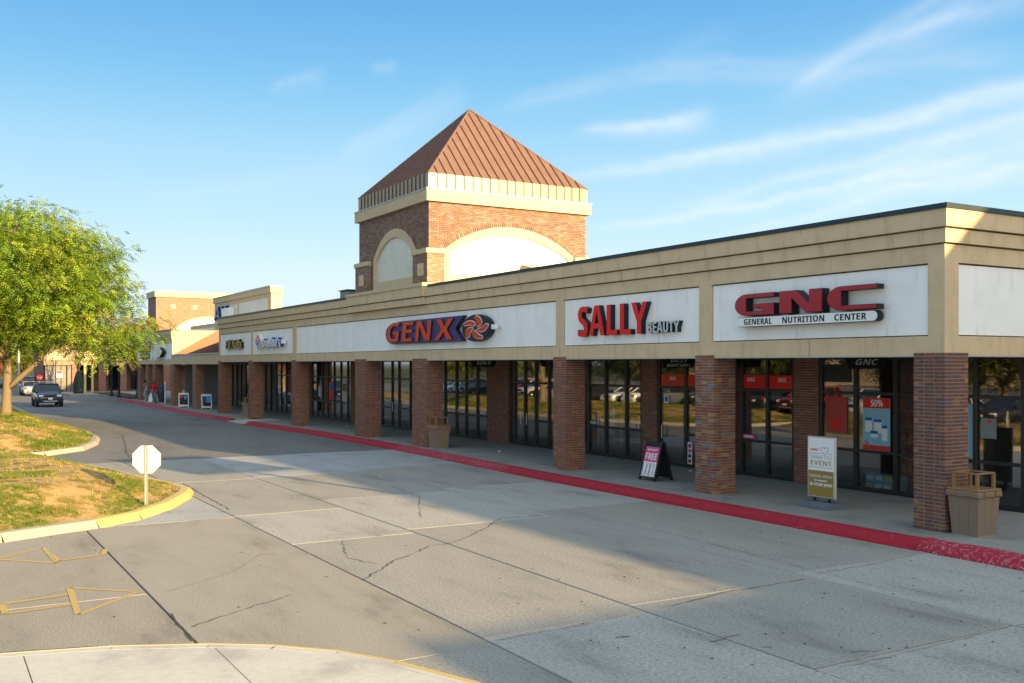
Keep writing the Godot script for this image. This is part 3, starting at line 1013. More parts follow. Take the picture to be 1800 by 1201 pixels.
# running-bond courses round a rectangle: calls take(centre, size, side) for every brick; side 0 front, 1 right, 2 back, 3 left
func courses(lo: Vector3, hi: Vector3, take: Callable) -> void:
	var t := 0.095
	var ch := 0.068
	var n := int(round((hi.y - lo.y) / ch))
	for c in n:
		var y := lo.y + c * ch + 0.005 + 0.029
		for side in 4:
			var along_x := side % 2 == 0
			var run := (hi.x - lo.x if along_x else hi.z - lo.z) - t
			var from_start := (c % 2 == 0) == (side < 2)
			var u := 0.0
			while u < run - 0.03:
				var l := minf(0.206, run - 0.01 - u)
				if run - u < 0.28 and run - u > 0.216:
					l = run - 0.01 - u if run - u < 0.24 else l
				if l < 0.03:
					break
				var mid := u + l * 0.5
				# even courses start at the low end on the front and right, odd ones at the high end
				var w := mid if from_start else (run + t) - mid
				var size := Vector3(l, 0.058, t) if along_x else Vector3(t, 0.058, l)
				var at := Vector3.ZERO
				match side:
					0: at = Vector3(lo.x + w, y, hi.z - t * 0.5)
					1: at = Vector3(hi.x - t * 0.5, y, hi.z - w)
					2: at = Vector3(lo.x + w, y, lo.z + t * 0.5)
					3: at = Vector3(lo.x + t * 0.5, y, hi.z - w)
				take.call(at, size, side)
				u += l + 0.01

func tinted(st: SurfaceTool, r: RandomNumberGenerator, palette: Array) -> void:
	var c: Array = BRICKS[palette[r.randi() % palette.size()]]
	var k := r.randf_range(0.88, 1.1)
	st.set_color(Color(c[0] * k, c[1] * k, c[2] * k))

func column(parent: Node, xl: float, xr: float, palette: Array, single: bool, sd: int) -> void:
	var r := RandomNumberGenerator.new()
	r.seed = 100 + sd
	var lo := Vector3(xl, 0.15, -0.66)
	var hi := Vector3(xr, 3.414, 0.018)
	var core := part(parent, "column", box_mesh(lo + Vector3(0.007, 0, 0.007), hi - Vector3(0.007, 0.006, 0.007)), M.mortar)
	var st := begin()
	courses(lo, hi, func(at: Vector3, size: Vector3, side: int) -> void:
		if single and side < 2:
			part(core, "brick", bevel_box(size, 0.004), M["brick%d" % palette[r.randi() % palette.size()]], at)
		else:
			tinted(st, r, palette)
			box_t(st, Transform3D(Basis.IDENTITY, at), size))
	stuff(part(core, "brickwork", done(st), M.brick))

func pier(parent: Node, xl: float, xr: float, z0: float, z1: float, palette: Array) -> void:
	var r := RandomNumberGenerator.new()
	r.seed = int(xl * -100.0)
	var lo := Vector3(xl, 0.15, z0)
	var hi := Vector3(xr, 3.398, z1)
	var core := part(parent, "brick_pier", box_mesh(lo + Vector3(0.007, 0, 0.007), hi - Vector3(0.007, 0, 0.007)), M.mortar)
	var st := begin()
	courses(lo, hi - Vector3(0, 0.01, 0), func(at: Vector3, size: Vector3, _side: int) -> void:
		tinted(st, r, palette)
		box_t(st, Transform3D(Basis.IDENTITY, at), size))
	stuff(part(core, "brickwork", done(st), M.brick))

# aluminium shop fronts: mullions, rails, double panes; doors where asked
func storefronts() -> void:
	front([-0.75, -1.84, -2.86, -3.89, -5.04, -6.12], [])
	front([-7.02, -7.97, -8.94, -10.05, -11.28, -12.53], [4])
	front([-13.38, -14.19, -15.31, -16.29, -17.55, -18.79, -19.69, -20.45, -21.2, -21.56], [6, 7])
	front([-23.32, -24.2, -25.19, -26.06, -27.13, -28.3, -29.5, -30.7, -31.99, -32.79, -34.0, -35.2, -36.4, -37.6], [8])
	front([-38.12, -38.62, -39.63, -40.67, -41.65, -42.57, -43.4, -44.25], [])
	front([-45.05, -46.1, -47.1, -48.1, -49.1, -50.1, -51.08], [2])

func front(xs: Array, doors: Array) -> void:
	var o := Node3D.new()
	o.name = "storefront"
	shop.add_child(o, true)
	var ys := [0.2, 1.11, 2.5, 3.34]
	for x in xs:
		part(o, "mullion", bevel_box(Vector3(0.1, 3.25, 0.15), 0.006), M.frame, Vector3(x, 1.775, -3.62))
	for i in xs.size() - 1:
		var a: float = xs[i] - 0.05
		var b: float = xs[i + 1] + 0.05
		var mid := (a + b) * 0.5
		var is_door := doors.has(i)
		for k in 4:
			if is_door and k == 1:
				continue
			part(o, "rail", bevel_box(Vector3(a - b, 0.1 if k == 0 else 0.075, 0.13), 0.006), M.frame, Vector3(mid, [0.2, 1.11, 2.5, 3.355][k], -3.62))
		var spans := [[0.25, 1.0725], [1.1475, 2.4625], [2.5375, 3.3175]]
		if is_door:
			spans = [[0.25, 2.4625], [2.5375, 3.3175]]
		for s in spans:
			var st := begin()
			var w := a - b
			var h: float = s[1] - s[0]
			box_t(st, Transform3D(Basis.IDENTITY, Vector3(0, 0, 0.012)), Vector3(w, h, 0.006))
			box_t(st, Transform3D(Basis.IDENTITY, Vector3(0, 0, -0.012)), Vector3(w, h, 0.006))
			box_t(st, Transform3D(Basis.IDENTITY, Vector3(0, 0, 0.022)), Vector3(w, h, 0.006))
			part(o, "pane", done(st), M.window_glass, Vector3(mid, (s[0] + s[1]) * 0.5, -3.62))
		if is_door:
			var st := begin()
			for e in [a - 0.035, b + 0.035]:
				box(st, Vector3(e - 0.035, 0.25, -3.655), Vector3(e + 0.035, 2.46, -3.585))
			part(o, "door_stile", done(st), M.frame)
			st = begin()
			var hx := b + 0.16 if i % 2 == 0 else a - 0.16
			tube(st, [Vector3(hx, 0.95, -3.56), Vector3(hx, 0.95, -3.5), Vector3(hx, 1.35, -3.5), Vector3(hx, 1.35, -3.56)], [0.014, 0.014, 0.014, 0.014], 6)
			part(o, "door_handle", done(st), M.steel)

# ---------------------------------------------------------------- the tower over the arcade
func arch_outline(half: float, spring: float, rise: float, bottom: float, cx: float) -> PackedVector2Array:
	var rad := (half * half + rise * rise) / (2.0 * rise)
	var cy := spring + rise - rad
	var a := asin(clampf(half / rad, -1.0, 1.0))
	var p := PackedVector2Array([Vector2(cx + half, bottom)])
	for i in 25:
		var t := lerpf(a, -a, i / 24.0)
		p.append(Vector2(cx + rad * sin(t), cy + rad * cos(t)))
	p.append(Vector2(cx - half, bottom))
	return p

func tower() -> void:
	var x0 := -28.42
	var x1 := -21.62
	var z0 := -7.18
	var z1 := -0.13
	var o := thing("tower", "square brick tower with arched white panels and copper-brown pyramid roof above the shops", "tower")
	var r := RandomNumberGenerator.new()
	r.seed = 31
	var palette := [9, 8, 9, 8, 9, 3, 8, 10]
	# shaft core in mortar, bricks laid on the two faces in view, plain brickwork behind
	part(o, "shaft", box_mesh(Vector3(x0 + 0.05, 5.2, z0), Vector3(x1 - 0.05, 9.22, z1 - 0.05)), M.mortar)
	# local frames: u runs to the right seen from outside
	var frames := [
		{"t": Transform3D(Basis(Vector3(1, 0, 0), Vector3(0, 1, 0), Vector3(0, 0, 1)), Vector3(x0, 0, z1)), "w": x1 - x0, "half": 2.08, "rise": 1.1, "c": 3.69},
		{"t": Transform3D(Basis(Vector3(0, 0, -1), Vector3(0, 1, 0), Vector3(1, 0, 0)), Vector3(x1, 0, z1)), "w": z1 - z0, "half": 2.92, "rise": 1.03, "c": 3.52},
	]
	for f in frames:
		var st := begin()
		var t: Transform3D = f.t
		var w: float = f.w
		var half: float = f.half
		var rad: float = (half * half + f.rise * f.rise) / (2.0 * f.rise)
		var cy: float = 7.45 + f.rise - rad
		for c in 59:
			var y := 5.22 + c * 0.068 + 0.034
			var u := 0.0 if c % 2 == 0 else -0.108
			while u < w:
				var a := maxf(u, 0.0)
				var b := minf(u + 0.206, w)
				u += 0.216
				if b - a < 0.03:
					continue
				var m: float = (a + b) * 0.5 - f.c
				var inside: bool = absf(m) < half + 0.02 and (y < 7.45 or Vector2(m, y - cy).length() < rad + 0.13)
				if y > 7.45 and absf(m) < half + 0.3 and Vector2(m, y - cy).length() < rad + 0.13:
					inside = true
				if inside:
					continue
				tinted(st, r, palette)
				box_t(st, t * Transform3D(Basis.IDENTITY, Vector3((a + b) * 0.5, y, -0.027)), Vector3(b - a, 0.058, 0.06))
		# soldier bricks round the arch
		var top := asin(half / rad)
		var n := int(2.0 * top * rad / 0.085)
		for i in n + 1:
			var ang := lerpf(-top, top, float(i) / n)
			tinted(st, r, palette)
			var b2 := Basis(Vector3(0, 0, 1), -ang)
			box_t(st, t * Transform3D(b2, Vector3(f.c, cy, 0) + b2 * Vector3(0, rad + 0.11, -0.02)), Vector3(0.064, 0.22, 0.062))
		stuff(part(o, "brickwork", done(st), M.brick))
		# tan arch band with the white panel set in it
		var outer := arch_outline(half, 7.45, f.rise, 5.3, f.c)
		var inner := arch_outline(half - 0.28, 7.36, f.rise - 0.25, 6.5, f.c)
		var ring := PackedVector2Array()
		ring.append_array(outer)
		st = begin()
		# band as a strip between the two outlines, so that the panel sits 5 cm back
		for i in outer.size() - 1:
			var a := outer[i]
			var b := outer[i + 1]
			var c2 := inner[i + 1]
			var d := inner[i]
			if i == 0:
				d = Vector2(d.x, 5.3)
			if i == outer.size() - 2:
				c2 = Vector2(c2.x, 5.3)
			quad(st, t * Vector3(a.x, a.y, 0.03), t * Vector3(d.x, d.y, 0.03), t * Vector3(c2.x, c2.y, 0.03), t * Vector3(b.x, b.y, 0.03))
			quad(st, t * Vector3(d.x, d.y, 0.03), t * Vector3(d.x, d.y, -0.05), t * Vector3(c2.x, c2.y, -0.05), t * Vector3(c2.x, c2.y, 0.03))
			quad(st, t * Vector3(b.x, b.y, 0.03), t * Vector3(b.x, b.y, -0.03), t * Vector3(a.x, a.y, -0.03), t * Vector3(a.x, a.y, 0.03))
		box_t(st, t * Transform3D(Basis.IDENTITY, Vector3(f.c, 5.95, -0.01)), Vector3((half - 0.28) * 2.0, 1.18, 0.07))
		part(o, "arch_band", done(st), M.stucco_pale)
		st = begin()
		var pane := arch_outline(half - 0.285, 7.36, f.rise - 0.255, 6.545, f.c)
		slab_xy(st, pane, -0.045, -0.035, t)
		part(o, "arch_panel", done(st), M.panel_cool)
	# corner piers, a little proud, with a stone cap
	for c in [[x0, z1, -1, 1], [x1, z1, 1, 1], [x1, z0, 1, -1]]:
		var wx := 1.42 if c[0] == x0 else 1.26
		var wz := 0.72
		var lo := Vector3(c[0] - 0.13 if c[2] < 0 else c[0] + 0.13 - wx, 5.45, c[1] + 0.13 - wz if c[3] > 0 else c[1] - 0.13)
		var hi := lo + Vector3(wx, 1.85, wz)
		var core := part(o, "corner_pier", box_mesh(lo + Vector3(0.007, 0, 0.007), hi - Vector3(0.007, 0.01, 0.007)), M.mortar)
		var st := begin()
		courses(lo, hi - Vector3(0, 0.02, 0), func(at: Vector3, size: Vector3, _s: int) -> void:
			tinted(st, r, palette)
			box_t(st, Transform3D(Basis.IDENTITY, at), size))
		stuff(part(core, "brickwork", done(st), M.brick))
		part(o, "pier_cap", bevel_box(Vector3(wx + 0.1, 0.19, wz + 0.1), 0.02), M.stucco_pale, Vector3((lo.x + hi.x) * 0.5, 7.385, (lo.z + hi.z) * 0.5))
		if c[3] > 0:
			var px := (lo.x + hi.x) * 0.5 + (0.08 if c[0] == x1 else -0.02)
			var pl := part(o, "plaque", bevel_box(Vector3(0.5, 0.46, 0.03), 0.008), M.stucco, Vector3(px, 6.72, hi.z + 0.012))
			part(pl, "diamond", bevel_box(Vector3(0.2, 0.2, 0.025), 0.008), M.stucco_pale, Vector3(0, 0, 0.02), Vector3(0, 0, PI / 4))
	# cornice, metal fascia panels, standing-seam roof
	part(o, "cornice", box_mesh(Vector3(x0 - 0.15, 9.222, z0 - 0.15), Vector3(x1 + 0.15, 9.64, z1 + 0.15)), M.stucco_pale)
	part(o, "metal_edge", box_mesh(Vector3(x0 - 0.17, 9.642, z0 - 0.17), Vector3(x1 + 0.17, 9.69, z1 + 0.17)), M.drip)
	var fx0 := x0 - 0.03
	var fx1 := x1 + 0.03
	var fz0 := z0 - 0.03
	var fz1 := z1 + 0.03
	var y0 := 9.69
	var y1 := 10.27
	var apex := Vector3((fx0 + fx1) * 0.5, 13.78, (fz0 + fz1) * 0.5)
	var corners := [Vector3(fx0, y1, fz1), Vector3(fx1, y1, fz1), Vector3(fx1, y1, fz0), Vector3(fx0, y1, fz0)]
	for side in 4:
		var a: Vector3 = corners[side]
		var b: Vector3 = corners[(side + 1) % 4]
		var n := 19
		var mid := (a + b) * 0.5
		var nrm := Vector3(mid.x - apex.x, 0, mid.z - apex.z).normalized()
		for i in n:
			var s0 := float(i) / n
			var s1 := float(i + 1) / n
			var p := a.lerp(b, s0)
			var q := a.lerp(b, s1)
			# fascia panel with a folded rib at its joint
			var st := begin()
			var drop := Vector3(0, y0 - y1, 0)
			quad(st, p, q, q + drop, p + drop)
			part(o, "fascia_panel", done(st), M.fascia_metal)
			# roof panel: up to the hips
			st = begin()
			var h0 := 1.0 - absf(2.0 * s0 - 1.0)
			var h1 := 1.0 - absf(2.0 * s1 - 1.0)
			var p2 := p + (apex - mid) * h0
			var q2 := q + (apex - mid) * h1
			if i == n / 2:
				tri(st, p2, apex, q2)
			if h0 > 0.001 and h1 > 0.001:
				quad(st, p, p2, q2, q)
			elif h0 > 0.001:
				tri(st, p, p2, q)
			else:
				tri(st, p, q2, q)
			part(o, "roof_panel", done(st), M.roof_metal)
			if i > 0:
				st = begin()
				bar(st, p + nrm * 0.016, p + drop + nrm * 0.016, 0.032, 0.034)
				var up := ((apex - mid).normalized().cross(b - a)).normalized()
				if up.y < 0.0:
					up = -up
				var e := p2 - (apex - mid).normalized() * 0.03
				var yv := (e - p).normalized()
				var xv := (b - a).normalized()
				box_t(st, Transform3D(Basis(xv, yv, xv.cross(yv)), (p + e) * 0.5 + up * 0.016), Vector3(0.03, (e - p).length(), 0.034))
				part(o, "seam", done(st), M.roof_seam)
		var hip := begin()
		tube(hip, [a + Vector3(0, -0.02, 0), apex], [0.05, 0.05], 6)
		part(o, "hip", done(hip), M.roof_metal)
	var ru := thing("roof_unit", "small dark roof unit above the cornice left of the tower", "roof unit", Vector3(-31.6, 5.2, -0.9))
	part(ru, "casing", bevel_box(Vector3(1.0, 1.35, 0.5), 0.04), M.grey, Vector3(0, 0.675, 0))
	part(ru, "cover", bevel_box(Vector3(1.1, 0.05, 0.6), 0.01), M.cap, Vector3(0, 1.375, 0))
	# a vent hood on the roof in front of the tower's side
	var vent := thing("roof_vent", "small tan hooded vent on the roof in front of the lit arch", "vent", Vector3(-19.2, 5.2, -3.2))
	part(vent, "duct", bevel_box(Vector3(0.5, 1.2, 0.5), 0.02), M.stucco, Vector3(0, 0.6, 0))
	var hs := begin()
	slab_xy(hs, PackedVector2Array([Vector2(-0.45, 1.2), Vector2(0.45, 1.2), Vector2(0.45, 1.45), Vector2(-0.3, 1.62), Vector2(-0.45, 1.5)]), -0.36, 0.36)
	part(vent, "hood", done(hs), M.stucco)

# ---------------------------------------------------------------- farther along
func far_column(parent: Node, x0: float, x1: float, z0: float, z1: float, y1: float) -> void:
	part(parent, "column", box_mesh(Vector3(x0, 0.15, z0), Vector3(x1, y1, z1)), M.brick_far)

func far_buildings() -> void:
	# low section with a sloped metal roof
	var low := thing("low_arcade", "low arcade with sloped copper-brown metal roof between the two shop blocks", "building")
	part(low, "fascia", box_mesh(Vector3(-65.0, 3.2, -0.4), Vector3(LEFT - 0.003, 3.86, -0.02)), M.stucco)
	part(low, "metal_edge", box_mesh(Vector3(-65.0, 3.862, -0.42), Vector3(LEFT - 0.003, 3.93, 0.02)), M.drip)
	var st := begin()
	quad(st, Vector3(-65.0, 5.75, -3.3), Vector3(LEFT - 0.003, 5.75, -3.3), Vector3(LEFT - 0.003, 3.93, -0.1), Vector3(-65.0, 3.93, -0.1))
	part(low, "roof", done(st), M.roof_metal)
	for i in range(1, 33):
		st = begin()
		bar(st, Vector3(-65.0 + i * 0.41, 3.95, -0.1), Vector3(-65.0 + i * 0.41, 5.77, -3.3), 0.03, 0.03)
		part(low, "seam", done(st), M.roof_seam)
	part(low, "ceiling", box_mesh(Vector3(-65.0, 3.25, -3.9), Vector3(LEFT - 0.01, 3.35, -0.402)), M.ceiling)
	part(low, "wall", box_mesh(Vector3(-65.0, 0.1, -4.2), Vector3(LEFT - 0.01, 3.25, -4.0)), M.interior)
	part(low, "rear_wall", box_mesh(Vector3(-65.0, 0.1, -16), Vector3(LEFT - 0.01, 5.7, -4.2)), M.stucco)
	far_column(low, -58.5, -57.85, -0.66, 0.0, 3.2)
	var win := Node3D.new()
	win.name = "storefront"
	low.add_child(win)
	for i in 11:
		var x := -64.4 + i * 1.18
		part(win, "mullion", bevel_box(Vector3(0.1, 3.0, 0.12), 0.006), M.frame, Vector3(x, 1.7, -3.7))
		if i < 10:
			st = begin()
			box_t(st, Transform3D.IDENTITY, Vector3(1.08, 2.8, 0.01))
			part(win, "pane", done(st), M.window_glass, Vector3(x + 0.59, 1.7, -3.7))

	# the second shop block
	var b := thing("shop_block", "second tan shop block with white sign panels past the low arcade", "building")
	var w := func(called: String, lo: Vector3, hi: Vector3, m: Material) -> void:
		part(b, called, box_mesh(lo, hi), m)
	w.call("fascia_beam", Vector3(-79.2, 3.2, -0.4), Vector3(-65.003, 3.56, 0), M.stucco)
	w.call("fascia_header", Vector3(-79.2, 4.8, -0.4), Vector3(-65.003, 5.1, 0), M.stucco)
	w.call("fascia_pier", Vector3(-65.3, 3.56, -0.4), Vector3(-65.003, 4.8, 0), M.stucco)
	w.call("fascia_pier", Vector3(-72.4, 3.56, -0.4), Vector3(-72.1, 4.8, 0), M.stucco)
	w.call("fascia_pier", Vector3(-79.2, 3.56, -0.4), Vector3(-78.9, 4.8, 0), M.stucco)
	w.call("sign_panel", Vector3(-72.08, 3.58, -0.12), Vector3(-65.32, 4.78, -0.05), M.panel)
	w.call("sign_panel", Vector3(-78.88, 3.58, -0.12), Vector3(-72.42, 4.78, -0.05), M.panel)
	w.call("lower_cornice", Vector3(-79.25, 5.1, -0.4), Vector3(-64.95, 5.4, 0.05), M.stucco)
	w.call("upper_cornice", Vector3(-79.3, 5.403, -0.4), Vector3(-64.9, 5.72, 0.1), M.stucco)
	w.call("coping", Vector3(-79.33, 5.722, -0.42), Vector3(-64.87, 5.8, 0.13), M.cap)
	w.call("end_wall", Vector3(-65.3, 3.2, -16), Vector3(-65.003, 5.1, -0.4), M.stucco)
	w.call("end_cornice", Vector3(-65.3, 5.1, -16), Vector3(-64.953, 5.4, -0.4), M.stucco)
	w.call("end_cornice", Vector3(-65.3, 5.403, -16), Vector3(-64.903, 5.72, -0.4), M.stucco)
	w.call("coping", Vector3(-65.4, 5.722, -16), Vector3(-64.87, 5.8, -0.423), M.cap)
	w.call("wall", Vector3(-79.0, 0.1, -4.2), Vector3(-65.0, 3.4, -4.0), M.interior)
	w.call("ceiling", Vector3(-79.2, 3.3, -4.0), Vector3(-65.3, 3.4, -0.402), M.ceiling)
	w.call("rear_wall", Vector3(-79.2, 0.1, -16), Vector3(-65.3, 5.6, -4.2), M.stucco)
	for x in [-65.45, -72.3, -75.2, -78.75]:
		far_column(b, x, x + 0.65, -0.66, 0.0, 3.2)

	# taller store front with the raised parapet, behind
	var s := thing("larger_store", "raised tan parapet of a larger store with two white panels behind the roofs", "building")
	var v := func(called: String, lo: Vector3, hi: Vector3, m: Material) -> void:
		part(s, called, box_mesh(lo, hi), m)
	v.call("wall", Vector3(-84.6, 0, -8.9), Vector3(-66.7, 8.95, -8.0), M.stucco)
	v.call("cornice", Vector3(-84.75, 8.953, -8.95), Vector3(-66.55, 9.4, -7.9), M.stucco_pale)
	v.call("coping", Vector3(-84.8, 9.403, -9.0), Vector3(-66.5, 9.5, -7.85), M.drip)
	v.call("sign_panel", Vector3(-84.0, 7.0, -8.0), Vector3(-76.5, 8.5, -7.96), M.panel_cool)
	v.call("sign_panel", Vector3(-75.9, 7.0, -8.0), Vector3(-67.5, 8.55, -7.96), M.panel_cool)
	v.call("hall", Vector3(-96, 0, -30), Vector3(-66.8, 7.0, -8.92), M.stucco)
	v.call("low_parapet", Vector3(-96, 6.0, -8.9), Vector3(-84.65, 7.2, -8.3), M.stucco)
	v.call("sign_panel", Vector3(-95.0, 6.1, -8.3), Vector3(-85.5, 6.8, -8.26), M.panel_cool)

	# second tower, flat topped
	var t2 := thing("far_tower", "flat-topped brick tower with arched panel beyond the second shop block", "tower")
	var q := func(called: String, lo: Vector3, hi: Vector3, m: Material) -> MeshInstance3D:
		return part(t2, called, box_mesh(lo, hi), m)
	q.call("shaft", Vector3(-138.8, 0, -26), Vector3(-133.1, 12.6, -12), M.brick_far_pale)
	q.call("cornice", Vector3(-139.0, 12.603, -26.2), Vector3(-132.9, 13.45, -11.8), M.stucco_pale)
	for side in 2:
		st = begin()
		var tr := Transform3D(Basis(Vector3(1, 0, 0), Vector3(0, 1, 0), Vector3(0, 0, 1)), Vector3(-135.95, 0, -12)) if side == 0 else Transform3D(Basis(Vector3(0, 0, -1), Vector3(0, 1, 0), Vector3(1, 0, 0)), Vector3(-133.1, 0, -19))
		var half := 1.5 if side == 0 else 4.4
		slab_xy(st, arch_outline(half, 8.3, 1.4 if side == 0 else 1.7, 4, 0), -0.05, 0.04, tr)
		part(t2, "arch_band", done(st), M.stucco_pale)
		st = begin()
		slab_xy(st, arch_outline(half - 0.4, 8.2, 1.1 if side == 0 else 1.4, 4, 0), -0.05, 0.06, tr)
		part(t2, "arch_panel", done(st), M.panel)
	for k in 2:
		q.call("plaque", Vector3(-133.1, 11.0, -14.6 - k * 3.0), Vector3(-133.05, 11.6, -14.0 - k * 3.0), M.stucco_pale)

	# the wing that closes the court, its front turned to the camera, its shade put into darker colours
	var g := thing("court_wing", "brown brick arcade wing closing the far end of the drive", "building")
	var p := func(called: String, lo: Vector3, hi: Vector3, m: Material) -> MeshInstance3D:
		return part(g, called, box_mesh(lo, hi), m)
	p.call("fascia_beam", Vector3(-109, 3.1, -16), Vector3(-108, 3.6, 4.6), M.stucco_shaded)
	p.call("fascia", Vector3(-109, 3.6, -16), Vector3(-108.05, 4.9, 4.6), M.stucco_shaded)
	p.call("cornice", Vector3(-109, 4.903, -16), Vector3(-107.9, 5.4, 4.6), M.stucco_shaded)
	p.call("hall", Vector3(-122, 0, -16), Vector3(-110.6, 5.0, 4.4), M.brick_far)
	p.call("soffit", Vector3(-110.6, 3.2, -16), Vector3(-109, 3.3, 4.6), M.ceiling)
	p.call("sign_panel", Vector3(-108.05, 3.7, -3.2), Vector3(-108.0, 4.7, 1.2), M.stucco)
	p.call("sign_panel", Vector3(-108.05, 3.7, 2.2), Vector3(-108.0, 4.5, 4.3), M.stucco)
	p.call("gable_wall", Vector3(-112, 5.0, -4.5), Vector3(-109.2, 7.3, 2.0), M.stucco_pale)
	p.call("upper_window", Vector3(-109.2, 5.6, 0.0), Vector3(-109.15, 6.9, 1.1), M.frame)
	for z in [1.75, -1.0, -3.2, -5.6, -8.0, -11.0]:
		far_column(g, -108.7, -108.0, z - 0.75, z, 3.1)
	for z in [4.4, 3.9, 3.35, 2.8, 2.2]:
		p.call("wall_panel", Vector3(-108.6, 0.1, z - 0.48), Vector3(-108.3, 3.1, z), M.interior)
	for z in [0.6, -2.4, -4.8, -7.2]:
		p.call("pane", Vector3(-110.58, 0.3, z - 1.4), Vector3(-110.55, 2.9, z), M.car_glass)

# ---------------------------------------------------------------- outside the frame, to the right: what throws the shade across the drive
func shade_makers() -> void:
	var a := thing("anchor_store", "large tan store standing across the side drive, outside the view", "building")
	part(a, "wall", box_mesh(Vector3(18, 0, -50), Vector3(80, 10.1, -6.3)), M.stucco)
	part(a, "cornice", box_mesh(Vector3(17.9, 10.103, -50.1), Vector3(80.1, 10.6, -6.2)), M.stucco_pale)
	part(a, "sign_panel", box_mesh(Vector3(36, 6.5, -6.3), Vector3(54, 9.0, -6.25)), M.panel)
	var b := thing("store_wing", "lower brick wing in front of the large store, outside the view", "building")
	part(b, "wall", box_mesh(Vector3(28.6, 0, -5.6), Vector3(42, 5.7, 4.0)), M.brick_far)
	part(b, "cornice", box_mesh(Vector3(28.5, 5.703, -5.6), Vector3(42.1, 6.1, 4.1)), M.stucco_pale)
	var c := thing("added_shade_sign", "added sign box on a steel post, unseen, placed to cast a finger of shade", "sign")  # guessed object, added only to cast the narrow shadow near the stop sign
	part(c, "post", box_mesh(Vector3(6.42, 0, 1.22), Vector3(6.58, 5.5, 1.38)), M.galvanised)
	part(c, "shade_box", bevel_box(Vector3(0.3, 1.35, 3.0), 0.03), M.panel, Vector3(6.5, 6.1, 1.3))

# ---------------------------------------------------------------- signs on the fascias
func poly2(a: Array, sx: float, sy: float, ox := 0.0, oy := 0.0) -> PackedVector2Array:
	var p := PackedVector2Array()
	for q in a:
		p.append(Vector2(q[0] * sx + ox, q[1] * sy + oy))
	return p

func arc(cx: float, cy: float, rx: float, ry: float, a0: float, a1: float, n := 8) -> Array:
	var out := []
	for i in n + 1:
		var a := deg_to_rad(lerpf(a0, a1, float(i) / n))
		out.append([cx + rx * cos(a), cy + ry * sin(a)])
	return out

func can_letter(parent: Node, poly: PackedVector2Array, z0: float, depth: float, face: Material, side: Material, called := "letter") -> MeshInstance3D:
	var st := begin()
	slab_xy(st, poly, z0, z0 + depth)
	var o := part(parent, called, done(st), side)
	var grown := Geometry2D.offset_polygon(poly, -0.008)
	st = begin()
	slab_xy(st, grown[0], z0 + depth + 0.002, z0 + depth + 0.012)
	part(o, "face", done(st), face)
	return o

